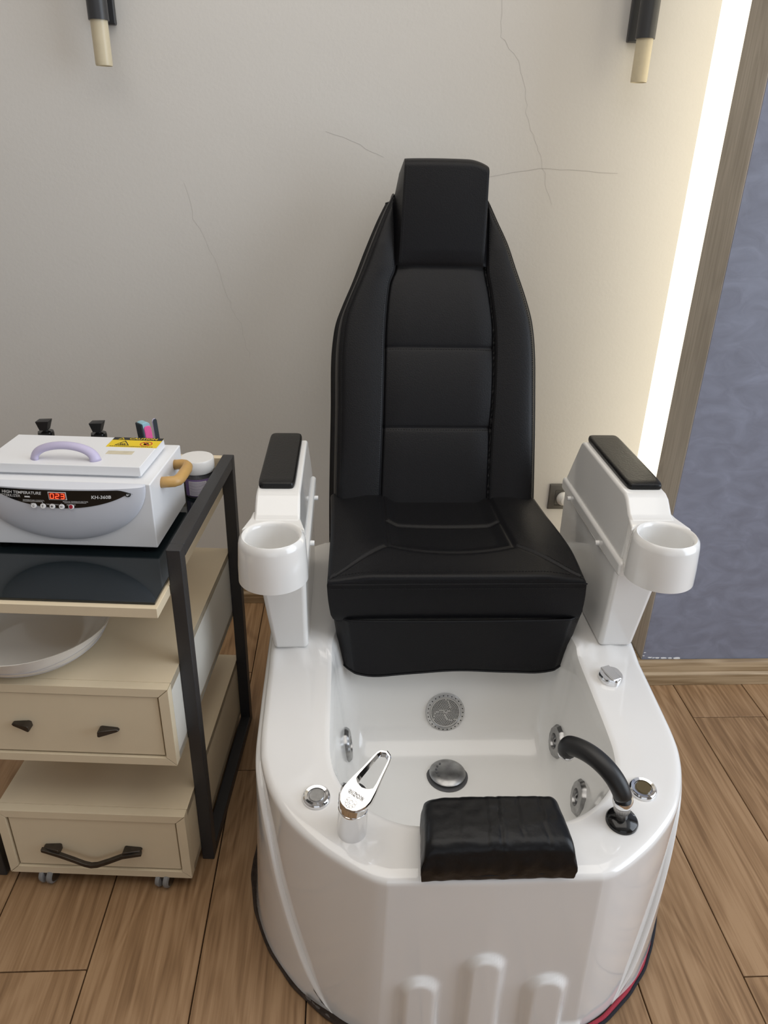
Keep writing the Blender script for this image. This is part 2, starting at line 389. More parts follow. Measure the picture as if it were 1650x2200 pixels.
# arc position (0 front centre .. 1 rear centre) per index in control units
cu_ = []
for i in range(14):
    for k in range(NS[i]): cu_.append(i+k/NS[i])
cu_.append(14.0); CU = cu_+cu_[-2:0:-1]
def zrim(y): return .37+.0833*(min(y, 1.18)-.70)+.012*sstep(1.172, 1.19, y)
crz = [(1.0, 0), (2.9, .0), (3.4, .02), (4.2, .10), (5.0, .20), (5.8, .285), (6.6, .335), (7.4, .358), (9, .372), (14, .40)]
toes = [(.1150, .156, .0320), (.2135, .208, .0315), (.3155, .154, .0335)]
def normal(pts, i):
    a = pts[(i-1) % NN]; b = pts[(i+1) % NN]; v = Vector((b[1]-a[1], -(b[0]-a[0])))
    return v.normalized()
mb = MB(); ROWS = 86
ringv = []
for j in range(ROWS):
    t = j/(ROWS-1)
    for i in range(NN):
        r_, b_ = rimO[i], basO[i]; zt = zrim(r_[1])-.012; z = zt*t
        g = t**.8
        x = b_[0]+(r_[0]-b_[0])*g; y = b_[1]+(r_[1]-b_[1])*g
        n_ = normal(rimO, i)
        if n_.dot(Vector((r_[0]-XC, r_[1]-1.25))) < 0: n_ = -n_
        zc = interp(crz, CU[i])
        off = 0
        if CU[i] < 1.4:
            for tx, tz, tr in toes:
                top = tz-tr
                d = (math.hypot(x-tx, z-top) if z > top else abs(x-tx))-tr
                off = max(off, .011*(1-sstep(-.011, .002, d)))
            off = max(off, .008*(1-sstep(.010, .026, z)))
        ringv.append((x+n_.x*off, y+n_.y*off, z))
rows = [ringv]
# rim fillet and top annulus
def ring(outline, z_fn, inset, ref=None):
    out = []
    for i in range(NN):
        n_ = normal(outline, i)
        if n_.dot(Vector((outline[i][0]-XC, outline[i][1]-(1.25 if ref is None else ref)))) < 0: n_ = -n_
        x, y = outline[i][0]-n_.x*inset, outline[i][1]-n_.y*inset
        out.append((x, y, z_fn(outline[i])))
    return out
allv = list(ringv)
for a in (18, 36, 54, 72, 90):
    q = math.radians(a)
    allv += ring(rimO, lambda p: zrim(p[1])-.012+.012*math.sin(q), .012*(1-math.cos(q)))
ro = ring(rimO, lambda p: zrim(p[1]), .012)
for k in range(1, 22):
    t = k/22
    for i in range(NN):
        x = ro[i][0]+(innO[i][0]-ro[i][0])*t; y = ro[i][1]+(innO[i][1]-ro[i][1])*t
        allv.append((x, y, zrim(y)-.012*max(0, (t-.90)/.1)**2*.6))
nrow = len(allv)//NN
f = [(j*NN+i, j*NN+(i+1) % NN, (j+1)*NN+(i+1) % NN, (j+1)*NN+i) for j in range(nrow-1) for i in range(NN)]
tub = part(MB().add(allv, f), 'tub_shell', 'acrylic', smooth=True)
# basin (sub-part of the tub)
bv = allv[-NN:][:]
FZ = .165
for k in range(1, 40):
    t = k/39
    for i in range(NN):
        a, b = innO[i], floO[i]; ztop = zrim(a[1])-.010
        # straight sloping wall, then a wide sweep into the floor
        if t < .6: hx, zf = .38*t/.6, .72*t/.6
        else:
            q = (t-.6)/.4; hx = (1-q)**2*.38+2*q*(1-q)*.528+q*q; zf = (1-q)**2*.72+2*q*(1-q)*1.0+q*q
        if t < .08: hx *= .3+.7*t/.08
        bv.append((a[0]+(b[0]-a[0])*hx, a[1]+(b[1]-a[1])*hx, ztop+(FZ-ztop)*zf))
cxy = (XC, 1.045)
for k in range(1, 12):
    t = k/11
    for i in range(NN):
        b = floO[i]; bv.append((b[0]+(cxy[0]-b[0])*t, b[1]+(cxy[1]-b[1])*t, FZ-.004*t))
nr_ = len(bv)//NN
f = [(j*NN+i, j*NN+(i+1) % NN, (j+1)*NN+(i+1) % NN, (j+1)*NN+i) for j in range(nr_-1) for i in range(NN)]
basin = part(MB().add(bv, f), 'basin', 'basin', tub, smooth=True)
# proud side panels whose upper edge sweeps from the rim down to the front foot
def tub_pt(i, z):
    r_, b_ = rimO[i], basO[i]; zt = zrim(r_[1])-.012; g = max(0, z/zt)**.8
    n_ = normal(rimO, i)
    if n_.dot(Vector((r_[0]-XC, r_[1]-1.25))) < 0: n_ = -n_
    return Vector((b_[0]+(r_[0]-b_[0])*g, b_[1]+(r_[1]-b_[1])*g, z)), Vector((n_.x, n_.y, 0))
for lo_, hi_ in ((0, HALF), (HALF, NN)):
    ids = [i for i in range(lo_, hi_) if 2.9 <= CU[i] <= 12.2]
    vv = []
    for i in ids:
        zc = max(.004, smooth_interp(crz, CU[i])); w_ = sstep(2.9, 4.2, CU[i])
        for k in range(15):
            if k < 8: z, of = zc*(k/8)*.96, .0085
            else:
                q = (k-8)/6*math.pi/2; z = zc-.008*(1-math.sin(q)) if zc > .02 else zc*(.96+.04*(k-8)/6); of = .0085*math.cos(q)-.0008*(k == 14)
            p, n_ = tub_pt(i, max(0, z)); vv.append(p+n_*(of*w_))
    ni = len(ids)
    part(MB().add(vv, [(a*15+k, (a+1)*15+k, (a+1)*15+k+1, a*15+k+1) for a in range(ni-1) for k in range(14)]), 'side_panel', 'acrylic', tub, smooth=True)
# small chips in the coating along the foot
mbc = MB()
for cx_, cy_, s_ in [(-.044, .789, .007), (-.030, .775, .006), (-.012, .760, .005), (.395, .7175, .006), (-.038, .782, .005)]:
    # hug the base outline
    i = min(range(NN), key=lambda q: (basO[q][0]-cx_)**2+(basO[q][1]-cy_)**2)
    n_ = normal(basO, i)
    if n_.dot(Vector((basO[i][0]-XC, basO[i][1]-1.25))) < 0: n_ = -n_
    tg = Vector((-n_.y, n_.x)); c_ = Vector(basO[i])+n_*.0105
    pts = []
    for q in range(9):
        r_ = s_*random.uniform(.6, 1.3); an = q/9*2*math.pi
        pp = c_+tg*r_*math.cos(an); pts.append((pp.x, pp.y, .012+r_*.8*math.sin(an)))
    mbc.add(pts+[(c_.x, c_.y, .012)], [(q, (q+1) % 9, 9) for q in range(9)])
cc = part(mbc, 'coating_chips', 'engrave', tub); cc['kind'] = 'stuff'

# ---- basin fittings
def wall_at(x, y, z):
    k = min(range(NN, NN*38), key=lambda q: (bv[q][0]-x)**2+(bv[q][1]-y)**2+(bv[q][2]-z)**2)
    a, b, c, d = (Vector(bv[k-1]), Vector(bv[k+1]), Vector(bv[k-NN]), Vector(bv[k+NN]))
    n_ = (b-a).cross(d-c).normalized()
    if n_.dot(Vector((XC, 1.05, .6))-Vector(bv[k])) < 0: n_ = -n_
    return Vector(bv[k]), n_
gc, gn = wall_at(.2085, 1.205, .236); gc.x = .2085
gr = part(MB().lathe([(0,-.004),(.0405,-.004),(.0415,.003),(.040,.0065),(.0335,.0075),(.0320,.0055),(0,.0065)], gc, gn, 48), 'suction_grille', 'grille', tub, smooth='auto')
A_ = gn.normalized(); X_ = Vector((1, 0, 0)); Y_ = A_.cross(X_)
mbh = MB()
for k in range(26):
    t = 2*math.pi*k/26; mbh.lathe([(0,.0078),(.0012,.0078)], gc+X_*(.037*math.cos(t))+Y_*(.037*math.sin(t)), A_, 8)
part(mbh, 'rim_holes', 'blackhole', tub)
mbh = MB()
for r_i in range(1, 10):
    r_ = .0031*r_i; n_ = int(2*math.pi*r_/.0033)
    for k in range(n_):
        t = 2*math.pi*k/n_
        sw = (t-r_*55) % (2*math.pi/3)
        if sw < .0016/r_ or sw > 2*math.pi/3-.0016/r_: continue
        mbh.lathe([(0,.0069),(.0010,.0069)], gc+X_*(r_*math.cos(t))+Y_*(r_*math.sin(t)), A_, 6)
gh = part(mbh, 'grille_holes', 'blackhole', tub); gh['kind'] = 'stuff'
dc = (.2045, 1.106, FZ-.002)
part(MB().lathe([(0,-.006),(.030,-.006),(.031,.006),(.0360,.008),(.0368,.010),(.034,.0125),(.024,.0150),(.012,.0162),(0,.0165)], dc, (0,0,1), 48), 'drain_cap', 'dullchrome', tub, smooth='auto')
part(MB().lathe([(0,-.005),(.041,-.005),(.042,.002),(.036,.003)], dc, (0,0,1), 40), 'drain_ring', 'jar', tub, smooth='auto')
mbd = MB()
for k in range(5):
    t = 2.2+k*.38; mbd.lathe([(0,.0165),(.0022,.0163),(.0022,.0145)], (dc[0]+.023*math.cos(t), dc[1]+.023*math.sin(t), dc[2]), (0,0,1), 8)
part(mbd, 'drain_studs', 'jar', tub)
def jet(x, y, z, sx):
    c, ax = wall_at(x, y, z)
    sc_ = lambda t, r: 1+(.022*math.cos(12*t) if r > .026 else 0)
    o = part(MB().lathe([(0,-.006),(.033,-.006),(.033,.003),(.029,.008),(.016,.009),(.0145,.004),(0,.003)], c, ax, 64, sc_), 'jet_nozzle', 'dullchrome', tub, smooth='auto')
    part(MB().lathe([(0,.0032),(.0135,.0042)], c, ax, 24), 'jet_recess', 'jar', tub)
    Xa = ax.orthogonal().normalized()
    part(MB().lathe([(0,-.001),(.007,-.001),(.007,.006),(.003,.008),(.0028,.004),(0,.004)], c, (ax+Vector((0, -.3, .4))).normalized(), 16), 'jet_eyeball', 'dullchrome', tub, smooth='auto')
for sgn in (1, -1):
    jet(XC+sgn*.2095+(.002 if sgn > 0 else -.002), 1.128, .232, -sgn)
    jet(XC+sgn*.2085, .974, .245, -sgn)
# ---- rim fittings
def rimz(y): return zrim(y)
def button(x, y, lens):
    z = rimz(y)
    part(MB().lathe([(0,-.004),(.0215,-.004),(.0222,.002),(.0215,.0055),(.019,.0075),(.0145,.0065),(.0138,.0045),(0,.0045)], (x, y, z), (0,-.08,1), 48), 'button_ring', 'chrome', tub, smooth='auto')
    part(MB().lathe([(0,.004),(.0125,.004),(.0125,.0065),(.0115,.0075),(0,.0078)], (x, y, z), (0,-.08,1), 40), 'button', lens, tub, smooth='auto')
button(-.0465, .852, 'dullchrome'); button(.4775, .856, 'brown')
sc6 = lambda t, r: 1+(.025*math.cos(6*t) if r > .02 else 0)
kx, ky = .503, 1.110
part(MB().lathe([(0,-.004),(.0225,-.004),(.0225,.009),(.0205,.0125),(.010,.0115),(0,.011)], (kx, ky, rimz(ky)), (0,-.08,1), 60, sc6), 'dial_knob', 'chrome', tub, smooth='auto')
part(MB().box(-.0105, .0105, -.0205, .0205, .009, .0145).map(lambda p: (kx+p[0]*.9-p[1]*.35, ky+p[1]*.9+p[0]*.35, rimz(ky)+p[2]-.08*p[1]*-1)), 'knob_bar', 'chrome', tub, bevel=.002)

# ---- faucet
fx, fy = .009, .793; fz = rimz(fy)
fau = part(MB().lathe([(0,-.003),(.0222,-.003),(.0222,.001),(.0220,.044),(.0222,.0445),(.0222,.047),(.0214,.0475),(.0210,.066),(0,.069)], (fx, fy, fz), (.03, .02, 1), 56), 'faucet', 'chrome', smooth='auto')
B0 = Vector((-.0005, .7640, .452)); B1 = Vector((.062, .838, .492)); hd = (B1-B0).normalized(); HL = (B1-B0).length
hs = hd.cross(Vector((0,0,1))).normalized(); hn = hs.cross(hd).normalized()
def hw(t): return interp([(0,.0),(.02,.0105),(.05,.0155),(.10,.0195),(.16,.0232),(.26,.0248),(.42,.0225),(.62,.0180),(.85,.0140),(.93,.0118),(.97,.0085),(1.0,.0)], t)
outer = [(t, hw(t)) for t in [i/40 for i in range(41)]]
NS_ = 64
def oc(q):  # outer contour param around
    a = 2*math.pi*q; c = math.cos(a); s_ = math.sin(a)
    t = .5-.5*c; return (t, math.copysign(hw(t), s_) if abs(s_) > 1e-6 else 0)
def ic(q):
    a = 2*math.pi*q; c = math.cos(a); s_ = math.sin(a)
    # stadium-shaped slot
    t = .665-.295*c*(abs(c)**-.25 if abs(c) > 1e-6 else 1); r = interp([(.37,.0),(.39,.0095),(.44,.0160),(.52,.0158),(.72,.0128),(.88,.0104),(.93,.0078),(.96,0)], t)
    return (t, math.copysign(r, s_) if abs(s_) > 1e-6 else 0)
mbf = MB(); vv = []; nq = 96
prof = []
for (fn, h, sh) in [(oc, -.016, .82), (oc, -.004, .97), (oc, .000, 1.0), (oc, .0022, .965), (ic, .0022, 1.0), (ic, -.003, .96), (ic, -.012, .9)]:
    for i in range(nq):
        t, s_ = fn(i/nq); th = h if h > -.003 or fn is ic else h*(1.25-t*.85)
        if fn is ic and h < 0: th = h*(1.2-t*.75)
        s2 = s_*sh; t2 = .55+(t-.55)*(sh if fn is oc else 1)
        p = B0+hd*(t2*HL)+hs*s2+hn*(th+.004*math.sin(t*math.pi)*-.3)
        vv.append(p)
ff = [(j*nq+i, j*nq+(i+1) % nq, ((j+1) % 7)*nq+(i+1) % nq, ((j+1) % 7)*nq+i) for j in range(7) for i in range(nq)]
hdl = part(MB().add(vv, ff), 'lever_handle', 'chrome', fau, smooth='auto')
part(MB().lathe([(0,-.012),(.0208,-.012),(.0212,.004),(.0195,.012),(0,.014)], (fx+.001, fy+.002, fz+.066), (.10, .10, 1), 48), 'lever_hub', 'chrome', fau, smooth='auto')
tm = text('KOZ10', .0085)
part(tm.map(lambda p: B0+hd*(HL*.245-p[1])-hs*p[0]+hn*.0032), 'engraved_text', 'engrave', fau)
me_ = MB()
def emb(path, w_): me_.tube([B0+hd*(HL*.125+b)+hs*a+hn*.0030 for a, b in path], w_, 6, False, .4)
for k in range(7):
    a0 = math.radians(-20+k*36-90-88); cxa, cya = .0065*math.cos(a0), .0065*math.sin(a0)
    emb([(cxa+.0026*math.cos(a0+u), cya+.0026*math.sin(a0+u)) for u in [math.radians(q) for q in range(-110, 111, 22)]], .00022)
emb([(.0058*math.cos(math.radians(q)), .0050*math.sin(math.radians(q))) for q in range(-200, 21, 15)], .00022)
emb([(.0032*math.cos(math.radians(q)), .0028*math.sin(math.radians(q))) for q in range(0, 301, 15)], .00025)
part(me_, 'engraved_emblem', 'engrave', fau)

# ---- hand shower / spout
bx_, by_ = .4245, .799; bz = rimz(by_)
sp = part(MB().lathe([(0,-.003),(.0240,-.003),(.0245,.004),(.0220,.008),(.016,.010),(.0115,.013),(0,.013)], (bx_, by_, bz), (0,-.08,1), 48), 'spout_base', 'blackgloss', smooth='auto')
a0 = Vector((bx_-.002, by_, bz+.010)); a1 = Vector((.4155, .793, .4345)); ad = (a1-a0)
part(MB().lathe([(0,0),(.0095,0),(.0095,ad.length*.55),(0,ad.length*.55)], a0, ad, 24), 'spout_stem', 'knurl', sp, smooth='auto')
kn = lambda t, r: 1+(.035*math.cos(28*t) if r > .008 else 0)
part(MB().lathe([(0,0),(.0115,0),(.0122,.002),(.0122,.014),(0,.014)], a0+ad*.38, ad, 112, kn), 'knurled_nut', 'knurl', sp, smooth='auto')
part(MB().lathe([(0,0),(.0145,0),(.0152,.002),(.0155,.011),(.0145,.013),(0,.013)], a0+ad*.74, ad, 40), 'chrome_collar', 'chrome', sp, smooth='auto')
tp = [Vector((.4148, .793, .4375)), Vector((.402, .800, .476)), Vector((.376, .842, .484)), Vector((.3530, .870, .466)), Vector((.3500, .8755, .448))]
fine = []
for k in range(34):
    t = k/34; fine.append((1-t)**3*tp[0]+3*t*(1-t)**2*tp[1]+3*t*t*(1-t)*tp[2]+t**3*tp[3])
dn = (tp[3]-tp[2]).normalized()*.006
for k in range(9):
    t = k/9; fine.append((1-t)**2*tp[3]+2*t*(1-t)*(tp[3]+dn)+t*t*tp[4])
fine.append(tp[-1]); nf = len(fine)
part(MB().tube(fine, [interp([(0,.0136),(.06,.0142),(.5,.0150),(.85,.0155),(.95,.0155),(1,.0142)], i/(nf-1)) for i in range(nf)], 24), 'spout_tube', 'blackrub', sp, smooth=True)
part(MB().lathe([(0,0),(.0125,0),(.0130,.002),(.0125,.006),(.010,.007),(.009,.004),(0,.004)], tp[-1]+Vector((0,0,-.001)), (-.10,.05,-1), 32), 'spout_outlet', 'chrome', sp, smooth='auto')

# ---- foot cushion
px0, px1, py0, py1, pz0, pz1 = .1115, .3190, .7065, .800, .3745, .445
import mathutils
def nz(x, y, z=0): return mathutils.noise.noise((x, y, z))
def cush_z(x, y):           # x,y in -1..1
    dx = (1-abs(x))*(px1-px0)/2; dy = (1-abs(y))*(py1-py0)/2
    z = pz1-.006*max(0, -y)**2-.004*x*x
    rr = .016
    for d in (dx, dy):
        if d < rr: z -= (rr-math.sqrt(max(0, rr*rr-(rr-d)**2)))*.9
    for c0_, amp in ((-.13, .0011), (.04, .0014), (.33, .0007), (-.50, .0007), (.66, .0009)):
        cc0 = c0_+.05*nz(y*1.8+c0_*9, 2)+.03*y
        z -= amp*math.exp(-((x-cc0)/.020)**2)*(.55+.6*nz(y*2.2, c0_*7))-amp*.45*math.exp(-((x-cc0-.05)/.035)**2)
    z += .0009*nz(x*5, y*3)
    return z
NU, NV = 130, 70; vs = []
for jj in range(NV):
    y = -1+2*jj/(NV-1); y = math.sin(y*math.pi/2)*.35+y*.65
    for ii in range(NU):
        x = -1+2*ii/(NU-1); x = math.sin(x*math.pi/2)*.3+x*.7
        tap = 1+.035*(-y)
        vs.append(((px0+px1)/2+(px1-px0)/2*x*tap, (py0+py1)/2+(py1-py0)/2*y+.0012*nz(x*6, y*4, 3), cush_z(x, y)))
fs = [(a_*NU+b_, a_*NU+b_+1, (a_+1)*NU+b_+1, (a_+1)*NU+b_) for a_ in range(NV-1) for b_ in range(NU-1)]
bd = [i for i in range(NU)]+[q*NU+NU-1 for q in range(1, NV)]+[(NV-1)*NU+i for i in range(NU-2, -1, -1)]+[q*NU for q in range(NV-2, 0, -1)]
nb = len(bd); prev = bd; cmx, cmy = (px0+px1)/2, (py0+py1)/2
for k in range(1, 15):
    t = k/14; new = []
    for b in bd:
        x, y, z = vs[b]; u_ = (x-cmx)/(px1-px0)*2; v_ = (y-cmy)/(py1-py0)*2
        bul = .0035*math.sin(math.pi*t)+.0014*nz(x*70, y*70, t*2.5)*math.sin(math.pi*t)
        bul += .0012*max(0, t-.7)/.3*max(0, abs(u_)-.85)/.15        # corners splay at the foot
        m_ = max(abs(u_), abs(v_))
        X = x+(math.copysign(bul, u_) if abs(u_) > .97 else bul*u_*.2); Y = y+(math.copysign(bul, v_) if abs(v_) > .97 else bul*v_*.2)
        vs.append((X, Y, z+(pz0-z)*t)); new.append(len(vs)-1)
    for q in range(nb): fs.append((prev[q], prev[(q+1) % nb], new[(q+1) % nb], new[q]))
    prev = new
fs.append(tuple(prev))
part(MB().add(vs, fs), 'foot_cushion', 'leather2', smooth=True)
seam = []
for k in range(41):
    x = px0+.006+(px1-px0-.012)*k/40; seam.append((x, py0+.0012-.0025*math.sin(math.pi*k/40)+.001*nz(x*40, 1), pz0+.010+.0015*nz(x*30, 3)))
part(MB().tube(seam, .0012, 6), 'cushion_seam', 'thread', smooth=True)

# ---- rear pedestal under the seat
def ped(u, v):
    th = 2*math.pi*u; e = .35
    sg = lambda c, k: math.copysign(abs(c)**k, c)
    r = 1-.14*v**2 if v < .999 else 0
    if v > .8: r *= math.sqrt(max(0, 1-((v-.8)/.2)**2))*.5+.5 if v < .999 else 0
    hx, hy = .19, .15
    z = .415+.062*math.sin(min(1, v*1.15)*math.pi/2)
    return (XC+hx*r*sg(math.cos(th), e), 1.46+hy*r*sg(math.sin(th), e), z)
part(MB().grid(ped, 64, 24, True), 'seat_pedestal', 'acrylic', smooth=True)

# ---- armrests
def armrest(sg_):
    X = lambda a: XC+sg_*a               # a: distance from chair centre
    shellp = [(1.548,.632),(1.497,.738),(1.487,.743),(1.222,.743),(1.208,.738),(1.185,.718),(1.172,.7135),(1.166,.713),(1.166,.632)]
    mb_ = MB()
    n = len(shellp)
    def off(z): return .2905+.007*sstep(.63, .74, z)
    vin = [(X(off(z)), y, z) for y, z in shellp]; vout = [(X(.3815-.004*sstep(.63, .74, z)), y, z) for y, z in shellp]
    mb_.add(vin+vout, [tuple(range(n)), tuple(range(n, 2*n))]+[(i, (i+1) % n, n+(i+1) % n, n+i) for i in range(n)])
    sh = part(mb_, 'armrest_shell', 'arm', bevel=.009, seg=4, ang=25)
    part(MB().prism([(X(.2835), 1.150), (X(.2835), 1.552), (X(.3875), 1.552), (X(.3875), 1.150)], .604, .634, 'z'), 'shell_lip', 'arm', sh, bevel=.007, seg=3)
    yc = 1.113; xc = X(.3405)
    cup = part(MB().lathe([(.0600,.630),(.0595,.660),(.0570,.700),(.0550,.709),(.0505,.7135),(.0470,.7120),(.0445,.706),(.0425,.665),(.0405,.640),(.036,.6365),(0,.6365)], (xc, yc, 0), (0,0,1), 64), 'cup_holder', 'arm', sh, smooth='auto', ang=55)
    # flared neck between shell and cup
    part(MB().prism([(xc-.042, 1.205), (xc+.042, 1.205), (xc+.044, 1.180), (xc+.0545, 1.135), (xc+.047, 1.14), (xc+.030, 1.1570), (xc, 1.1600), (xc-.030, 1.1570), (xc-.047, 1.14), (xc-.0545, 1.135), (xc-.044, 1.180)], .634, .712, 'z'), 'cup_neck', 'arm', sh, bevel=.004, seg=3)
    b = [(X(.2885), 1.190, .419), (X(.3565), 1.190, .419), (X(.3565), 1.535, .419), (X(.2885), 1.535, .419)]
    t = [(X(.2895), 1.172, .625), (X(.3800), 1.172, .625), (X(.3800), 1.545, .625), (X(.2895), 1.545, .625)]
    part(MB().hexa(b, t), 'armrest_column', 'arm', sh, bevel=.010, seg=4)
    # padded top
    def pad(u, v):
        th = 2*math.pi*u; k = .16
        sgn = lambda c, e: math.copysign(abs(c)**e, c)
        prof_ = [(1.0, 0), (1.03, .25), (1.03, .6), (1.0, .85), (.93, .97), (.6, 1.0), (.0, 1.0)]
        r = interp([(i/6, p[0]) for i, p in enumerate(prof_)], v); h = interp([(i/6, p[1]) for i, p in enumerate(prof_)], v)
        dx = .0325*sgn(math.cos(th), k); dy = .1325*sgn(math.sin(th), k)
        rx = r if r <= .9 else 1+(r-1)*1.0; ry = r if r < .9 else 1+(r-1)*.25
        return (X(.3420)+dx*rx, 1.3675+dy*ry, .742+.013*h)
    part(MB().grid(pad, 96, 25, True), 'armrest_pad', 'padleather', sh, smooth=True)
    for yy in (1.475, 1.268):
        part(MB().lathe([(0,0),(.0052,0),(.0052,.005),(.0045,.007),(0,.0075)], (X(.2835), yy, .613), (-sg_, 0, 0), 20), 'screw_cap', 'arm', sh, smooth='auto')
    return sh
armrest(1); armrest(-1)

# ---- seat cushion
SZ = .470
def seat_edge(v):   # v 0 front .. 1 rear -> left x, right x, y
    y = 1.203+.352*v
    l = -.2525+.003*math.sin(math.pi*v); r_ = .2475+.004*math.sin(math.pi*min(1, v*1.4))-.028*v**1.3
    return .2155+l, .2155+r_, y
seamL = lambda y: .2155-.133; seamR = lambda y: .2155+interp([(1.29,.1255),(1.41,.1175),(1.55,.112)], y)
def fseam(x): q = (x-.2155)/.13; return 1.284+.024*q*q if abs(q) < 1.0 else 1.308
def seat_top(x, y, l, r_, v):
    d = min(x-l, r_-x, (y-1.203)*1.0)
    z = .566+.010*sstep(0, .09, min(x-l, r_-x))+.010*sstep(0, .12, y-1.203)
    # lateral wings rise to the back
    z += .010*v*sstep(.03, .12, abs(x-.2155)-.06)
    inside = seamL(y) < x < seamR(y) and y > fseam(x)
    a = min(x-seamL(y), seamR(y)-x, y-fseam(x))
    z -= .010*sstep(-.002, .03, a)
    def groove(dist, dep=.005, wd=.0045): return dep*math.exp(-(dist/wd)**2)
    g = 0
    if y > 1.30: g = max(g, groove(x-seamL(y)), groove(x-seamR(y)))
    if seamL(y)-.004 < x < seamR(y)+.004: g = max(g, groove(y-fseam(x), .004, .006))
    if seamL(y) < x < seamR(y): g = max(g, groove(y-(1.418-.010*(1-((x-.2155)/.13)**2)), .005, .006))
    # diagonal seams to the front corners
    for (ax_, ay_, bx2, by2) in ((.0825, 1.308, -.032, 1.214), (.341, 1.308, .458, 1.214)):
        dx, dy = bx2-ax_, by2-ay_; L2 = dx*dx+dy*dy; t = ((x-ax_)*dx+(y-ay_)*dy)/L2
        if 0 <= t <= 1: g = max(g, groove(((x-ax_)*dy-(y-ay_)*dx)/math.sqrt(L2), .0035, .004))
    z -= g
    R = .009                            # edge rounding
    if d < R: z -= R-math.sqrt(max(0, R*R-(R-d)**2))
    return z
NU, NV = 190, 130
def usp(t): return t  # uniform
vs = []
for j in range(NV):
    tv = j/(NV-1); v = tv*.9+.1*tv*tv if False else tv
    v = (v**1.25)
    l, r_, y = seat_edge(v)
    for i in range(NU):
        s_ = i/(NU-1); s_ = .5-.5*math.cos(math.pi*s_)*(.25)-(.5-s_)*.75-.0 if False else s_
        # denser at the edges
        s_ = s_-math.sin(2*math.pi*s_)*.06
        x = l+(r_-l)*s_
        vs.append((x, y, seat_top(x, y, l, r_, v)))
fs = [(j*NU+i, j*NU+i+1, (j+1)*NU+i+1, (j+1)*NU+i) for j in range(NV-1) for i in range(NU-1)]
bd = [i for i in range(NU)]+[j*NU+NU-1 for j in range(1, NV)]+[(NV-1)*NU+i for i in range(NU-2, -1, -1)]+[j*NU for j in range(NV-2, 0, -1)]
nb = len(bd); prev = bd
cxs, cys = .2155, 1.38
for k in range(1, 11):
    t = k/10; new = []
    for b in bd:
        x, y, z = vs[b]
        zz = z+(SZ-z)*t
        sw = .002*math.sin(math.pi*t); tp_ = (.010 if x < cxs else .001)*t
        fx_ = (x-cxs)/abs(x-cxs+1e-9); 
        ins = tp_-sw+(.008*((t-.8)/.2)**2 if t > .8 else 0)
        X = x-(1 if x > cxs else -1)*ins*(1 if abs(x-cxs) > .21 else abs(x-cxs)/.21)
        Y = y+((.004*t-sw*.4+(.003*((t-.8)/.2)**2 if t > .8 else 0)) if y < 1.21 else 0)
        vs.append((X, Y, zz)); new.append(len(vs)-1)
    for i in range(nb): fs.append((prev[i], prev[(i+1) % nb], new[(i+1) % nb], new[i]))
    prev = new
fs.append(tuple(prev))
seat = part(MB().add(vs, fs), 'seat_cushion', 'leather', smooth=True)
def zat(x, y):
    v = (y-1.203)/.352; l, r_, _ = seat_edge(v); return seat_top(x, y, l, r_, v)
# welt along the front top edge and stitch rows
def path_on(pts): return [(x, y, zat(x, y)+.0004) for x, y in pts]
wl = [(-.033+.497*k/60, 1.2035+.0012*math.sin(math.pi*k/60)) for k in range(61)]
part(MB().tube([(x, y-.0008, .5575+.001*math.sin(3*x)) for x, y in wl], .0016, 8), 'front_piping', 'leather', seat, smooth=True)
def dashes(pts, name, par, fn=None, dl=.0045, r_=.00055):
    mb_ = MB(); L_ = []
    P = [Vector(p) for p in (fn(pts) if fn else pts)]
    acc = 0
    for a, b in zip(P, P[1:]):
        d = (b-a).length; n = max(1, int(d/dl))
        for k in range(n):
            mb_.tube([a.lerp(b, (k+.12)/n), a.lerp(b, (k+.78)/n)], r_, 4)
    o = part(mb_, name, 'thread', par); o['kind'] = 'stuff'; return o
dashes([(-.028+.487*k/40, 1.2195) for k in range(41)], 'stitching', seat, path_on)
dashes([(.072, 1.308), (.030, 1.275), (-.022, 1.228)], 'stitching', seat, path_on)
dashes([(.352, 1.308), (.40, 1.272), (.452, 1.228)], 'stitching', seat, path_on)
dashes([(-.030+.491*k/40, 1.2012, .549) for k in range(41)], 'stitching', seat)
# ---- skirt below the seat
def skirt(u, v):
    # plan path: left rear -> round corner -> front -> right
    pts = [(-.225, 1.34), (-.228, 1.28), (-.226, 1.235), (-.205, 1.207), (-.17, 1.200), (0, 1.197), (.17, 1.200), (.205, 1.207), (.226, 1.235), (.228, 1.28), (.225, 1.34)]
    tab = [(i/10, p) for i, p in enumerate(pts)]
    x = smooth_interp([(a, p[0]) for a, p in tab], u); y = smooth_interp([(a, p[1]) for a, p in tab], u)
    flare = .016*(1-v) if x < 0 else .012+.022*(1-v)
    x += flare*x/.226; y -= .001*(1-v)
    zb = .352+.006*math.cos(x*14)**2-.012*math.exp(-((x+.17)/.05)**2)-.006*math.exp(-((x-.18)/.04)**2)+.05*sstep(.02, .1, y-1.235)
    z = .478+(zb-.478)*v
    y += .006*math.sin(math.pi*v)*.4+.003*math.sin(x*23)*v*.5
    return (.2155+x, y, z)
mbs = MB().grid(skirt, 120, 24)
inner_ = MB().grid(lambda u, v: tuple(Vector(skirt(u, v))+Vector((0, .004, 0))), 120, 24)
sk = part(mbs, 'seat_skirt', 'leather', smooth=True)
so = sk.modifiers.new('solid', 'SOLIDIFY'); so.thickness = .003
part(MB().tube([skirt(k/120, 1.0) for k in range(121)], .0018, 6), 'skirt_hem', 'thread', seat, smooth=True)

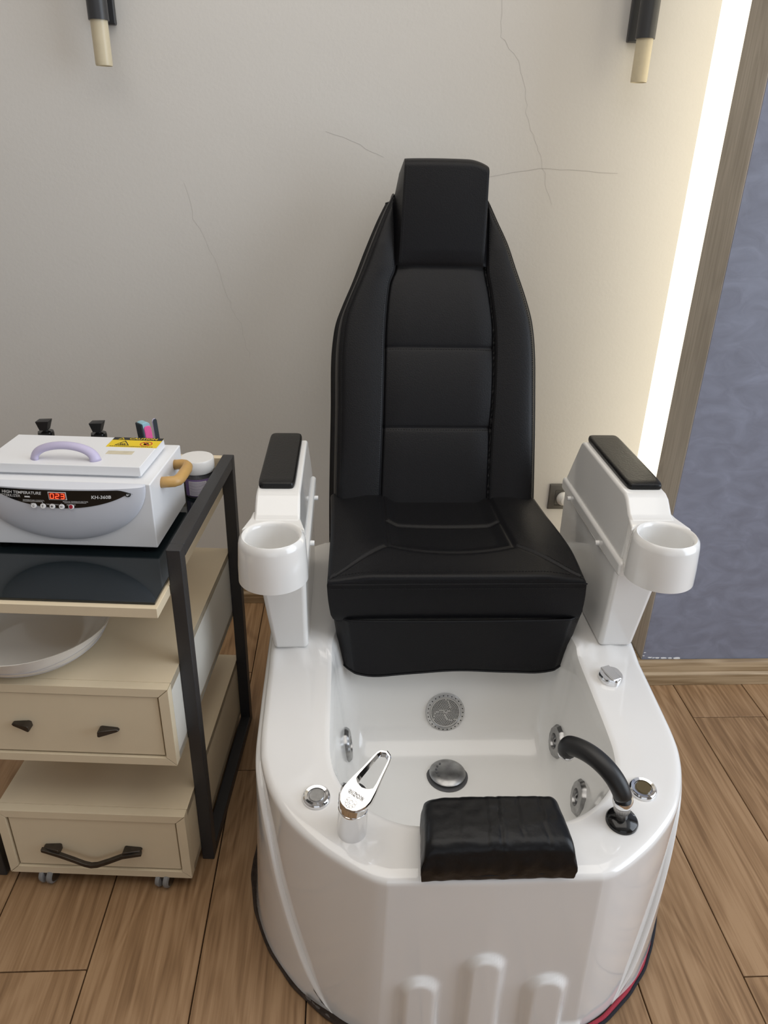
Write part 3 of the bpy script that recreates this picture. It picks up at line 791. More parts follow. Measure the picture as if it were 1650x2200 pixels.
# ---- backrest
BP = Vector((.216, 1.53, .57)); BE = Vector((0, .32, .70)).normalized(); BN = Vector((0, -BE.z, BE.y))   # outward (towards camera)
WL = [(-.10,-.243),(0,-.2435),(.113,-.242),(.225,-.240),(.331,-.2395),(.382,-.236),(.428,-.2285),(.469,-.2135),(.528,-.1885),(.60,-.161),(.67,-.132),(.712,-.1115)]
WR = [(-.10,.220),(0,.221),(.153,.223),(.268,.223),(.344,.222),(.396,.218),(.434,.2115),(.483,.197),(.539,.1770),(.60,.1555),(.65,.132),(.703,.109),(.712,.106)]
SL = [(-.1,-.142),(.019,-.139),(.174,-.134),(.301,-.131),(.414,-.128),(.504,-.119),(.545,-.1055),(.712,-.109)]
SR = [(-.1,.110),(.039,.112),(.176,.117),(.236,.121),(.343,.124),(.41,.122),(.482,.113),(.542,.1035),(.712,.104)]
def bl(s_, t, n_): return BP+Vector((s_, 0, 0))+BE*t+BN*n_
THK = .055
def brest_n(s_, t, l, r_, a, b):
    g = lambda d, dep, wd: dep*math.exp(-(d/wd)**2)
    edge = min(s_-l, r_-s_, .716-t)
    if s_ < a or s_ > b:         # bolsters
        wd = (a-l) if s_ < a else (r_-b); q = ((s_-l) if s_ < a else (r_-s_))/max(wd, .004); q = max(0, min(1, q))
        n_ = .010*math.sin(math.pi*q**.8)*min(1, wd/.06)+.004
    else:
        q = min(s_-a, b-s_)
        n_ = -.004+.006*math.sin(min(1, q/.05)*math.pi/2)
        # horizontal panel pillowing
        for lo, hi in ((-.2, .177), (.177, .361), (.361, .545)):
            if lo <= t < hi: e = min((t-lo)/(hi-lo), (hi-t)/(hi-lo)) if lo > -.1 else min(.5, (hi-t)/.18); n_ += .0055*math.sin(math.pi*min(.5, e))**.55-.0055
        n_ -= g(t-.177, .002, .003)+g(t-.361, .002, .003)
    n_ -= g(s_-a, .0035, .0035)+g(s_-b, .0035, .0035)
    R = .022
    if edge < R: n_ -= (R-math.sqrt(max(0, R*R-(R-edge)**2)))*1.15
    return n_
NU, NV = 170, 230
vs = []
for j in range(NV):
    t = -.09+(.716+.09)*j/(NV-1); l, r_ = smooth_interp(WL, t), smooth_interp(WR, t); a, b = smooth_interp(SL, t), smooth_interp(SR, t)
    for i in range(NU):
        if i <= 50: q = i/50; q -= math.sin(2*math.pi*q)*.09; s_ = l+(a-l)*q
        elif i <= 119: q = (i-50)/69; q -= math.sin(2*math.pi*q)*.08; s_ = a+(b-a)*q
        else: q = (i-119)/50; q -= math.sin(2*math.pi*q)*.09; s_ = b+(r_-b)*q
        vs.append(bl(s_, t, brest_n(s_, t, l, r_, a, b)))
fs = [(j*NU+i, j*NU+i+1, (j+1)*NU+i+1, (j+1)*NU+i) for j in range(NV-1) for i in range(NU-1)]
bd = [i for i in range(NU)]+[j*NU+NU-1 for j in range(1, NV)]+[(NV-1)*NU+i for i in range(NU-2, -1, -1)]+[j*NU for j in range(NV-2, 0, -1)]
nb = len(bd); prev = bd
for k in range(1, 9):
    t = k/8; new = []
    for bidx in bd:
        p = vs[bidx]; loc_ = p-BP; s_ = loc_.x
        ins = .003*math.sin(math.pi*t)-(.014*(t-.6)**2/.16 if t > .6 else 0)
        q = p-BN*(THK*t)+Vector((math.copysign(ins, s_), 0, 0))
        vs.append(q); new.append(len(vs)-1)
    for i in range(nb): fs.append((prev[i], prev[(i+1) % nb], new[(i+1) % nb], new[i]))
    prev = new
fs.append(tuple(prev))
back = part(MB().add(vs, fs), 'backrest', 'leather', smooth=True)
def bpath(tab, t0, t1, n=60, off=0, h=.0006):
    out = []
    for k in range(n+1):
        t = t0+(t1-t0)*k/n; l, r_ = smooth_interp(WL, t), smooth_interp(WR, t); a, b = smooth_interp(SL, t), smooth_interp(SR, t)
        s_ = smooth_interp(tab, t)+off; out.append(bl(s_, t, brest_n(s_, t, l, r_, a, b)+h))
    return out
for tab, o_ in ((SL, -.006), (SR, .006)):
    dashes(bpath(tab, -.03, .70, 70, o_), 'stitching', back)
for tab, o_ in ((WL, .0125), (WR, -.0125)):
    dashes(bpath(tab, -.03, .69, 70, o_), 'stitching', back)
for tab, o_ in ((WL, .0055), (WR, -.0055)):
    part(MB().tube(bpath(tab, -.05, .705, 80, o_, 0), .0014, 6), 'piping', 'leather', back, smooth=True)
for th in (.177, .361):
    pts = []
    for k in range(41):
        a, b = smooth_interp(SL, th), smooth_interp(SR, th); s_ = a+.004+(b-a-.008)*k/40
        pts.append(bl(s_, th-.004, brest_n(s_, th-.004, -.24, .223, a, b)+.0005))
    dashes(pts, 'stitching', back)
# headrest
def hr(u, v):
    # u around the front (left side -> front -> right side), v bottom -> top
    t = .545+.222*v
    hwL = -(.1055+.003*v); hwR = .1035+.002*v
    fl_, fr_ = -.099+.010*v, .095+.003*v
    if v > .72:
        k = (v-.72)/.28; hwL += k*.013; hwR -= k*.004
    dep = .004+.058*v**.75
    tr = max(0, v-.90)/.10
    dep2 = dep-.020*tr*tr
    if u < .18: q = u/.18; s_ = hwL+(fl_-hwL)*q; n_ = -.035*max(0, v-.7)/.3*(1-q)+dep2*q
    elif u > .82: q = (u-.82)/.18; s_ = fr_+(hwR-fr_)*q; n_ = dep2*(1-q)-.035*max(0, v-.7)/.3*q
    else:
        q = (u-.18)/.64; s_ = fl_+(fr_-fl_)*q; n_ = dep2+.006*math.sin(math.pi*q)**.6*min(1, v*6+.2)
    # rounded right upper corner droops slightly
    t -= .014*max(0, (s_-.05)/.05)**2*v if s_ > .05 else 0
    return bl(s_, t, n_)
mbh = MB().grid(hr, 90, 60)
vtop = [hr(i/89, 1) for i in range(90)]
nv0 = len(mbh.v); depth_rows = 8
for k in range(1, depth_rows+1):
    q = k/depth_rows
    for i, p in enumerate(vtop):
        d = (p-BP).dot(BN); mbh.v.append(tuple(p-BN*((d+.055)*q)+BE*(.006*math.sin(math.pi*q*.5)-.01*q*q)))
base_ = 59*90
for k in range(depth_rows):
    for i in range(89):
        a = (base_ if k == 0 else nv0+(k-1)*90)+i; b = nv0+k*90+i
        mbh.f.append((a, a+1, b+1, b))
# back closing below the top rows
lastrow = [nv0+(depth_rows-1)*90+i for i in range(90)]
n1 = len(mbh.v)
for i in range(90):
    p = bl((hr(i/89, .6)-BP).x, .66, -.055); mbh.v.append(tuple(p))
for i in range(89): mbh.f.append((lastrow[i], lastrow[i+1], n1+i+1, n1+i))
# sides down to the pad
for i_, u in ((0, 0), (89, 1)):
    pass
hro = part(mbh, 'headrest', 'leather', back, smooth='auto', ang=32)
for uu, o_ in ((.18, .006), (.82, -.006)):
    dashes([hr(uu, .02+.95*k/50)+Vector((o_, 0, 0))+BN*.0012 for k in range(51)], 'stitching', back)
# bracket holding the backrest to the base
part(MB().box(XC-.06, XC+.05, 1.585, 1.625, .42, .60), 'backrest_bracket', 'metal', chair, bevel=.004)

# ------------------------------------------------------------------ mat under the tub
def matring(off, z):
    out = []
    for i in range(NN):
        n_ = normal(basO, i)
        if n_.dot(Vector((basO[i][0]-XC, basO[i][1]-1.25))) < 0: n_ = -n_
        a = i/NN*2*math.pi; k = off(a, basO[i])
        out.append((basO[i][0]+n_.x*k, basO[i][1]+n_.y*k, z))
    return out
wob = lambda a, p: .0095+.002*nz(p[0]*9, p[1]*9)+.002*nz(p[0]*30, p[1]*30)+(.007*math.exp(-((p[1]-1.02)/.05)**2) if p[0] < XC else 0)
mt_ = tag(empty('floor_mat', (XC, 1.25, 0)), 'thin dark mat with red and black edging under the white tub', 'mat')
r0 = matring(wob, .0005); r1 = matring(wob, .005); n = NN
MB().add(r0+r1, [tuple(range(n))[::-1], tuple(range(n, 2*n))]+[(i, (i+1) % n, n+(i+1) % n, n+i) for i in range(n)]).obj('mat_pad', 'mat', mt_, off=RO)
e1 = matring(lambda a, p: wob(a, p)+.001, .004); e2 = matring(lambda a, p: wob(a, p)-.004, .0065)
sel = [i for i in range(NN) if e1[i][0] > XC+.10 and e1[i][1] < 1.3]
sel.sort(key=lambda i: CU[i])
MB().tube([e1[i] for i in sel], .0032, 8).obj('black_edging', 'yarn', mt_, off=RO, smooth=True)
MB().tube([e2[i] for i in sel], .0035, 8).obj('red_edging', 'red', mt_, off=RO, smooth=True)
sel2 = [i for i in range(NN) if e1[i][0] < XC+.10 and e1[i][1] < 1.3 and i > HALF]
MB().tube([e1[i] for i in sel2], .0028, 8).obj('brown_edging', 'mat', mt_, off=RO, smooth=True)

# ------------------------------------------------------------------ trolley
TR = math.radians(-4.0)
cart = tag(empty('trolley', (-.2957, .987, 0), TR), 'beige two-drawer salon trolley with black steel frame and black glass top', 'trolley')
W_ = .352; D_ = .49
ob = lambda mb_, n_, m_, par=cart, **k: mb_.obj(n_, m_, par, **k)
ob(MB().box(-W_-.02, 0, 0, .487, .630, .6485), 'tabletop', 'beige', bevel=.0012, seg=1)
ob(MB().box(-W_-.012, -.006, .010, .475, .6487, .6535), 'glass_top', 'glass', bevel=.0008, seg=1)
ob(MB().box(-W_-.02, -.0005, .473, .489, .6537, .712), 'back_board', 'beige', bevel=.001, seg=1)
T = .024
def leg(x0, y0, z1, lean=0): return MB().box(x0, x0+T, y0, y0+T, 0, z1)
for nm, x0, ya, yb in (('side_frame', .0005, .068, .487), ('side_frame', -W_-T-.0205, .014, .487)):
    fr = ob(MB().box(x0, x0+T, ya, ya+T, .0, .7155), 'front_leg', 'metal', bevel=.002)
    ob(MB().box(x0, x0+T, yb-T, yb, .0, .7155), 'rear_leg', 'metal', bevel=.002)
    ob(MB().box(x0, x0+T, ya+T, yb-T, .6915, .7155), 'top_rail', 'metal', bevel=.002)
    ob(MB().box(x0, x0+T, ya+T, yb-T, .0, T), 'bottom_rail', 'metal', bevel=.002)
def cabinet(z0, z1, xl, side):
    th = .0175; xr = 0
    fr_ = MB()
    A = [(xl, z0), (xr, z0), (xr, z1), (xl, z1)]; B = [(xl+th, z0+th), (xr-th, z0+th), (xr-th, z1-th), (xl+th, z1-th)]
    body = ob(MB().box(xl, xr, .018, .485, z0, z0+.016).box(xl, xr, .018, .485, z1-.016, z1).box(xl, xl+.016, .018, .485, z0+.016, z1-.016).box(xl, xr, .470, .485, z0+.016, z1-.016), 'cabinet_box', 'beige')
    ob(MB().box(xr-.016, xr, .018, .4849, z0+.0002, z1-.0002), 'side_panel', side, body)
    g = .0003
    for k in range(4):
        a, b = A[k], A[(k+1) % 4]; c, d = B[(k+1) % 4], B[k]
        q = [a, b, c, d]; cx_ = sum(p[0] for p in q)/4; cz_ = sum(p[1] for p in q)/4
        q = [(p[0]+(cx_-p[0])*.0015, p[1]+(cz_-p[1])*.012) for p in q]
        ob(MB().prism(q, 0, .018, 'y'), 'frame_strip', 'beigefront', body, bevel=.0006, seg=1)
    dr = ob(MB().box(xl+th+.003, xr-th-.003, .0035, .022, z0+th+.003, z1-th-.003), 'drawer', 'beigefront', bevel=.0012, seg=1)
    ob(MB().box(xl+.016, xr-.016, .025, .03, z0+.016, z1-.016), 'drawer_shadow_gap', 'gap', body)
    return dr
d1 = cabinet(.320, .489, -W_-.02, 'cream'); d2 = cabinet(.030, .195, -W_, 'beige')
def stub(x0, x1, zc, flip, par):
    # tapered foot of a handle: wide raised end, thin outer tip
    s_ = -1 if flip else 1
    pts = [(x0, -.0010), (x0+s_*.002, -.0065), (x0+s_*.014, -.0085), (x0+s_*.030, -.004), (x0+s_*.034, .004), (x0+s_*.012, .0075), (x0+s_*.002, .0050)]
    return pts
# upper drawer: only the two handle feet remain
for xa, flip, zc in ((-.277, False, .4055), (-.092, True, .3995)):
    s_ = -1 if flip else 1
    q = [(xa, zc-.002), (xa+s_*.004, zc-.004), (xa+s_*.032, zc-.0085), (xa+s_*.035, zc-.0070), (xa+s_*.034, zc+.003), (xa+s_*.030, zc+.0045), (xa+s_*.004, zc+.002)]
    ob(MB().prism(q, -.013, .004, 'y').map(lambda p: (p[0], p[1]+(.010 if (p[1] < 0 and abs(p[0]-xa) < .008) else 0), p[2])), 'handle_foot', 'bronze', d1, bevel=.0015)
# lower drawer: chevron pull
hp = [(-.276, .105), (-.241, .097), (-.215, .088), (-.196, .078), (-.184, .0745), (-.172, .0765), (-.150, .087), (-.122, .100), (-.087, .104)]
hmb = MB(); vv = []
for i, (x, z) in enumerate(hp):
    e = abs(i-4)/4; yy = -.018+.006*max(0, e-.6)/.4
    h_ = .0045 if 0 < i < 8 else .0035
    vv += [(x, yy, z-h_), (x, yy+.008, z-h_), (x, yy+.008, z+h_), (x, yy, z+h_)]
ffc = [(3,2,1,0), (32,33,34,35)]
for i in range(8):
    a, b = i*4, (i+1)*4
    ffc += [(a+k, a+(k+1) % 4, b+(k+1) % 4, b+k) for k in range(4)]
hm = ob(MB().add(vv, ffc), 'handle', 'bronze', d2, bevel=.0012)
for xa, flip in ((-.275, False), (-.088, True)):
    s_ = -1 if flip else 1
    q = [(xa, .1045), (xa+s_*.003, .108), (xa+s_*.031, .1105), (xa+s_*.034, .109), (xa+s_*.034, .097), (xa+s_*.028, .0965)]
    ob(MB().prism(q, -.014, .004, 'y').map(lambda p: (p[0], p[1]+(.008 if (p[1] < 0 and abs(p[0]-xa) < .008) else 0), p[2])), 'handle_foot', 'bronze', d2, bevel=.0015)
ob(MB().prism([(-.262, .0905), (-.246, .0850), (-.2475, .0842), (-.2625, .0899)], .0029, .0036, 'y'), 'scratch', 'bronze', d2)
# casters
def caster(x, y):
    o = ob(MB().lathe([(0,-.008),(.012,-.008),(.0165,-.006),(.0175,0),(.0165,.002),(.012,.0035),(0,.0035)], (x-.006, y, .0178), (1,-.25,0), 32), 'caster_wheel', 'greyplastic', smooth='auto')
    ob(MB().lathe([(0,-.0035),(.012,-.0035),(.0165,-.002),(.0175,0),(.0165,.006),(.0125,.008),(.011,.0065),(0,.0065)], (x+.006, y-.0015, .0178), (1,-.25,0), 32), 'caster_wheel', 'greyplastic', smooth='auto')
    ob(MB().lathe([(.0095,.0083),(.012,.0083)], (x+.006, y-.0015, .0178), (1,-.25,0), 28), 'wheel_rim', 'dullchrome', o)
    ob(MB().box(x-.010, x+.010, y-.010, y+.010, .020, .031), 'caster_fork', 'metal', o, bevel=.001)
caster(-.283, .010); caster(-.057, .010); caster(-.283, .44); caster(-.062, .44)

# ------------------------------------------------------------------ sterilizer
CM = Matrix.Translation(Vector((-.2957, .987, 0))) @ Matrix.Rotation(TR, 4, 'Z')
def on_cart(name, u, v, z, label, cat, rz=0, group=None):
    o = empty(name, CM @ Vector((u, v, z)), TR+rz); return tag(o, label, cat, group)
SW, SD, SH = .316, .187, .122           # width depth height ; local origin = bottom front right corner
ster = on_cart('sterilizer', -.0465, .166, .6538, 'white high temperature sterilizer box with lilac lid handle and red display', 'sterilizer')
so_ = lambda mb_, n_, m_, par=ster, **k: mb_.obj(n_, m_, par, **k)
z0 = .010
so_(MB().box(-SW, 0, 0, SD, z0, z0+SH), 'housing', 'enamel', bevel=.0025, seg=3)
for xx in (-SW+.03, -.03):
    for yy in (.03, SD-.03): so_(MB().lathe([(0,0),(.008,0),(.009,z0),(0,z0)], (xx, yy, 0), (0,0,1), 16), 'rubber_foot', 'blackrub', smooth='auto')
ZT = z0+SH
so_(MB().box(-SW+.026, -.027, .028, .157, ZT-.001, ZT+.0045), 'lid_seat', 'enamel', bevel=.001)
lid = so_(MB().hexa([(-SW+.020, .022, ZT+.004), (-.021, .022, ZT+.004), (-.021, .163, ZT+.004), (-SW+.020, .163, ZT+.004)],
               [(-SW+.021, .023, ZT+.021), (-.022, .023, ZT+.021), (-.022, .162, ZT+.021), (-SW+.021, .162, ZT+.021)]), 'lid', 'enamel', bevel=.0015)
ZL = ZT+.021
# lid handle (lilac arch)
ah = []
for k in range(33):
    a = math.pi*k/32; ah.append((-.1590-.0530*math.cos(a)*(1-.06*math.sin(a)), .046+.004*math.sin(a), ZL-.001+.026*math.sin(a)**.75))
so_(MB().tube(ah, [.0105-.003*math.sin(math.pi*k/32)**.5 for k in range(33)], 14, flat=.62), 'lid_handle', 'lilac', lid, smooth=True)
# caution sticker
def flat(mb_, cx, cy_, z, n_, m_, par, rot=0): return so_(mb_.map(lambda p: (cx+p[0], cy_+p[1], z+p[2])), n_, m_, par)
sx, sy2 = -.067, .1375
flat(MB().box(-.046, .046, -.0245, .0235, 0, .0004), sx, sy2, ZL, 'caution_sticker', 'yellow', lid)
flat(MB().box(-.046, .046, .0105, .0235, .0004, .0006), sx, sy2, ZL, 'sticker_band', 'black', lid)
tm = text('CAUTION', .0115, bold=.0003); flat(tm, sx+.010, sy2+.017, ZL+.0008, 'sticker_text', 'yellow', lid)
def tri(r1, r2, cx, cy_, z):
    o_ = [(cx+r1*math.cos(math.radians(90+120*k)), cy_+r1*math.sin(math.radians(90+120*k)), z) for k in range(3)]
    i_ = [(cx+r2*math.cos(math.radians(90+120*k)), cy_+r2*math.sin(math.radians(90+120*k)), z) for k in range(3)]
    return MB().add(o_+i_, [(k, (k+1) % 3, 3+(k+1) % 3, 3+k) for k in range(3)])
so_(tri(.0068, .0042, sx-.030, sy2+.0158, ZL+.0008), 'sticker_triangle', 'yellow', lid)
so_(tri(.0155, .0122, sx-.020, sy2-.0085, ZL+.0008), 'sticker_triangle', 'black', lid)
hw_ = MB()
for k in (-1, 0, 1): hw_.tube([(sx-.020+k*.0035+.0012*math.sin(q*2), sy2-.0125+q*.0022, ZL+.0008) for q in [i*.6 for i in range(6)]], .0005, 5)
hw_.box(sx-.027, sx-.013, sy2-.0148, sy2-.0138, ZL+.0005, ZL+.0009)
so_(hw_, 'sticker_heat_mark', 'black', lid)
rg = MB(); rg.lathe([(.0092,.0007),(.0113,.0007)], (sx+.022, sy2-.0065, ZL), (0,0,1), 40)
rg.f = [q for q in rg.f if len(q) == 4]
rg.box(-.0100, .0100, -.0009, .0009, .0006, .0009); rg.v[-8:] = [(sx+.022+(p[0]*.7+p[1]*.7), sy2-.0065-(p[0]*.7-p[1]*.7), ZL+p[2]) for p in rg.v[-8:]]
so_(rg, 'sticker_no_touch_ring', 'redprint', lid)
hnd = MB().lathe([(0,.0006),(.0040,.0006)], (sx+.0215, sy2-.0085, ZL), (0,0,1), 16)
for k in range(4): hnd.box(sx+.0180+k*.0021, sx+.0195+k*.0021, sy2-.0075, sy2-.0015+(.0012 if k in (1, 2) else 0), ZL+.0004, ZL+.0007)
hnd.box(sx+.0255, sx+.0285, sy2-.0095, sy2-.0075, ZL+.0004, ZL+.0007)
so_(hnd, 'sticker_hand', 'black', lid)
bl_ = MB()
for k in range(22): bl_.box(sx-.040+k*.0036, sx-.0378+k*.0036, sy2-.0222, sy2-.0200, ZL+.0004, ZL+.0007)
ss = so_(bl_, 'sticker_small_print', 'black', lid); ss['kind'] = 'stuff'
so_(MB().box(sx-.034, sx+.013, .078, .094, ZL, ZL+.0003), 'old_tape', 'tape', lid)
# side handle
sh_ = [(-.004, .058, z0+.100), (.014, .058, z0+.102), (.022, .060, z0+.102), (.027, .066, z0+.102), (.029, .078, z0+.102), (.029, .120, z0+.102), (.027, .132, z0+.102), (.022, .138, z0+.102), (.014, .140, z0+.102), (-.004, .140, z0+.100)]
so_(MB().tube(sh_, .0088, 14, flat=1.15), 'side_handle', 'tan', smooth=True)
so_(MB().lathe([(0,0),(.009,0),(.006,.010),(0,.011)], (0, .095, z0+.088), (1,0,.2), 16), 'handle_screw', 'enamel', smooth='auto')
# half-moon control bulge
BCX, BA, BB, BZ = -.1560, .148, .106, z0+.1185
def bsurf(x, z):
    r2 = ((x-BCX)/BA)**2+((BZ-z)/BB)**2
    return -.022*max(0, 1-r2)**.55
def bulge(u, v):
    ang = math.pi*u; r = math.sin(v*math.pi/2)
    x = BCX+BA*r*math.cos(ang); z = BZ-BB*r*math.sin(ang); return (x, bsurf(x, z)-.0005, z)
bm_ = MB().grid(bulge, 80, 36)
def bcap(u, v):
    x = BCX+BA*(2*u-1)*.9999; y = bsurf(x, BZ); return (x, (y-.0005)*(1-v), BZ+.004*math.sin(v*math.pi/2))
bm_.grid(bcap, 80, 8)
bu = so_(bm_, 'control_bulge', 'bulge', smooth='auto', ang=50)
PWD = .118
def plow(x): q = (x-BCX-.011)/PWD; return BZ-.0022-.0335*max(0, 1-q*q)**.75
def panel(u, v):
    q = 2*u-1; x = BCX+.011+PWD*q*.999
    top = BZ-.0022-(.0085*max(0, (q-.80)/.2)**1.5 if q > .8 else 0)
    lo = min(plow(x), top-.0004); z = top+(lo-top)*v; return (x, bsurf(x, z)-.0012, z)
so_(MB().grid(panel, 70, 10), 'control_panel', 'blackgloss', bu, smooth=True)
def onb(mb_, cx, cz, n_, m_='print', lift=.0022): return so_(mb_.map(lambda p: (cx+p[0], bsurf(cx+p[0], cz+p[1])-lift-p[2], cz+p[1])), n_, m_, bu)
onb(text('HIGH TEMPERATURE', .0073, shear=.2, align='LEFT', bold=.00012), -.2445, BZ-.0085, 'panel_text')
onb(text('STERILIZER', .0068, shear=.2, align='LEFT'), -.2465, BZ-.0152, 'panel_text')
onb(MB().box(-.0045, .0045, -.0013, .0013, 0, .0003), -.2010, BZ-.0155, 'panel_badge')
onb(text('KH-360B', .0086, shear=.15, bold=.00015), -.0780, BZ-.0140, 'panel_text')
onb(text('TEMPERATURE CONTROL', .0032), -.1915, BZ-.0220, 'panel_text')
onb(text('REDUCE TEMPERATURE/TIME', .0032), -.1210, BZ-.0225, 'panel_text')
onb(text('MENU', .0032), -.1930, BZ-.0283, 'panel_text'); onb(text('TIME SETTINGS', .0032), -.1610, BZ-.0286, 'panel_text'); onb(text('RESET KEY', .0032), -.1290, BZ-.0286, 'panel_text')
for (xa, xb, za, zb) in ((-.2105, -.1765, -.0244, -.0239), (-.1770, -.1765, -.0310, -.0244), (-.1395, -.1035, -.0249, -.0244), (-.1452, -.1447, -.0310, -.0262)):
    onb(MB().box(xa-BCX, xb-BCX, za, zb, 0, .0003), BCX, BZ, 'panel_line')
# swirl at the right end of the panel
spi = [(-.0350+(.0015+.0028*t/6)*math.cos(t+.6), BZ-.0105+(.0015+.0028*t/6)*math.sin(t+.6)) for t in [i*.25 for i in range(26)]]
so_(MB().tube([(x, bsurf(x, z)-.0020, z) for x, z in spi], .0011, 6), 'panel_swirl', 'black', bu)
so_(MB().tube([(x, bsurf(x, z)-.0024, z) for x, z in [(-.0350+.0015*math.cos(t), BZ-.0105+.0015*math.sin(t)) for t in [i*.4 for i in range(14)]]], .0006, 6), 'panel_swirl_core', 'print', bu)
# seven segment display 023
DX, DZ = -.1495, BZ-.0120
onb(MB().box(-.0150, .0150, -.0074, .0070, 0, .0004), DX, DZ, 'display_frame', 'print', .0018)
onb(MB().box(-.0137, .0137, -.0062, .0058, 0, .0004), DX, DZ, 'display_glass', 'reddark', .0023)
SEG = {'0': 'abcdef', '2': 'abged', '3': 'abgcd'}
for k, ch in enumerate('023'):
    cx = DX-.0088+.0088*k; w2, h2, t_ = .0027, .0043, .0007
    R_ = {'a': (-w2, w2, h2-t_, h2+t_), 'd': (-w2, w2, -h2-t_, -h2+t_), 'g': (-w2, w2, -t_, t_), 'f': (-w2-t_, -w2+t_, 0, h2), 'b': (w2-t_, w2+t_, 0, h2), 'e': (-w2-t_, -w2+t_, -h2, 0), 'c': (w2-t_, w2+t_, -h2, 0)}
    dm = MB()
    for s_ in SEG[ch]: a, b, c, d = R_[s_]; dm.box(a+.0004, b-.0004 if b-a > .004 else b, c+.0002, d-.0002, 0, .0003)
    onb(dm.map(lambda p: (p[0]+p[1]*.12, p[1], p[2])), cx, DZ-.0003, 'display_digit', 'redlight', .0029)
for k, (bx2, m_) in enumerate(((-.1930, 'print'), (-.1772, 'print'), (-.1614, 'print'), (-.1456, 'print'), (-.1298, 'print'))):
    bzz = BZ-.0325
    so_(MB().lathe([(0,0),(.0047,0),(.0047,.0022),(.004,.003),(0,.003)], (bx2, bsurf(bx2, bzz)-.0005, bzz), (0,-1,.35), 24), 'push_button', m_, bu, smooth='auto')
    cc_ = MB()
    if k == 4: cc_.lathe([(0,.0031),(.0034,.0031),(.003,.0036),(0,.0036)], (bx2, bsurf(bx2, bzz)-.0005, bzz), (0,-1,.35), 20)
    elif k == 2: cc_.box(-.002, .002, -.0005, .0005, 0, .0003).box(-.0005, .0005, -.002, .002, 0, .0003)
    elif k == 3: cc_.box(-.002, .002, -.0005, .0005, 0, .0003)
    elif k == 0: cc_.tube([(.0014*math.cos(q), .0014*math.sin(q), 0) for q in [i*.6 for i in range(11)]], .0003, 4)
    else: cc_.box(-.0004, .0004, -.002, .0012, 0, .0003).box(-.0012, .0012, .0009, .0017, 0, .0003)
    if k == 4: so_(cc_, 'button_mark', 'redbtn', bu)
    else: so_(cc_.map(lambda p: (bx2+p[0], bsurf(bx2, bzz)-.0041+p[1]*.33, bzz+p[1]+.001)), 'button_mark', 'black', bu)

# ------------------------------------------------------------------ jar, bottles, nail buffer, bowl
jar = on_cart('cream_jar', -.0365, .4200, .6538, 'grey jar with wide white lid and purple label beside the sterilizer', 'jar')
jo = lambda mb_, n_, m_, par=jar, **k: mb_.obj(n_, m_, par, **k)
jo(MB().lathe([(0,0),(.0275,0),(.029,.002),(.0300,.050),(.028,.056),(0,.056)], n=48), 'jar_body', 'jar', smooth='auto')
jo(MB().lathe([(0,.054),(.0332,.054),(.0340,.0555),(.0340,.0790),(.0324,.0810),(0,.0813)], n=56), 'lid', 'white', smooth='auto')
lb = MB().grid(lambda u, v: (.0304*math.cos(-2.35+u*2.2), .0304*math.sin(-2.35+u*2.2), .006+.037*v), 30, 4); jo(lb, 'label_wrap', 'purple', smooth=True)
pl = MB().grid(lambda u, v: (.0307*math.cos(-2.0+u*1.2), .0307*math.sin(-2.0+u*1.2), .008+.031*v), 20, 3); jo(pl, 'label_panel', 'print', smooth=True)
for k in range(12):
    jo(MB().grid(lambda u, v: (.0309*math.cos(-1.96+u*1.1), .0309*math.sin(-1.96+u*1.1), .0100+.0024*k+.0009*v), 14, 2), 'label_line', 'purple', pl and jar)
for (u, lab) in ((-.349, 'black pump bottle behind the sterilizer, the one farther from the pink buffer'), (-.2405, 'black pump bottle behind the sterilizer, the one nearer the pink buffer')):
    bt = on_cart('pump_bottle', u, .447, .6538, lab, 'bottle', 0, 'black pump bottles behind the sterilizer')
    bo = lambda mb_, n_, m_: mb_.obj(n_, m_, bt, smooth='auto')
    bo(MB().lathe([(0,0),(.0185,0),(.0195,.002),(.0195,.090),(.018,.100),(.0135,.105),(0,.105)], n=36), 'bottle_body', 'bottle')
    bo(MB().lathe([(0,.104),(.0135,.104),(.0155,.105),(.0158,.112),(.0150,.116),(.006,.117),(0,.117)], n=36), 'collar', 'blackgloss')
    bo(MB().lathe([(0,.116),(.0055,.116),(.0050,.124),(0,.124)], n=20), 'pump_stem', 'blackrub')
    bo(MB().hexa([(-.0085,-.008,.120),(.0065,-.008,.120),(.0065,.008,.120),(-.0085,.008,.120)], [(-.0135,-.010,.1385),(.0125,-.009,.1395),(.0135,.009,.1405),(-.0135,.010,.1385)]), 'pump_head', 'blackrub')
bf = on_cart('nail_buffer', -.134, .440, .6538, 'pink and dark nail buffer block standing behind the sterilizer', 'nail buffer', math.radians(50))
fo = lambda mb_, n_, m_: mb_.obj(n_, m_, bf, bevel=.0015)
def lean(p): return (p[0]-p[2]*.05, p[1]+p[2]*.05, p[2])
def rbox(x0, x1, y0, y1, z1, r_, lean_=True):
    pts = [(x0, .0), (x1, .0)]+[(x1-r_+r_*math.cos(a), z1-r_+r_*math.sin(a)) for a in [i*math.pi/12 for i in range(7)]]+[(x0+r_+r_*math.cos(a), z1-r_+r_*math.sin(a)) for a in [math.pi/2+i*math.pi/12 for i in range(7)]]
    return MB().prism(pts, y0, y1, 'y').map(lean)
fo(rbox(-.0110, .0095, -.010, .010, .146, .008), 'buffer_core', 'bluefile')
fo(rbox(-.0117, -.0072, -.0108, .0105, .1445, .002), 'dark_face', 'darkfile')
fo(rbox(-.0066, .0092, -.0125, -.0098, .139, .006), 'pink_face', 'pink')
nf_ = on_cart('nail_file', -.1195, .456, .6538, 'thin lilac-edged nail file standing beside the pink buffer', 'nail file', math.radians(68))
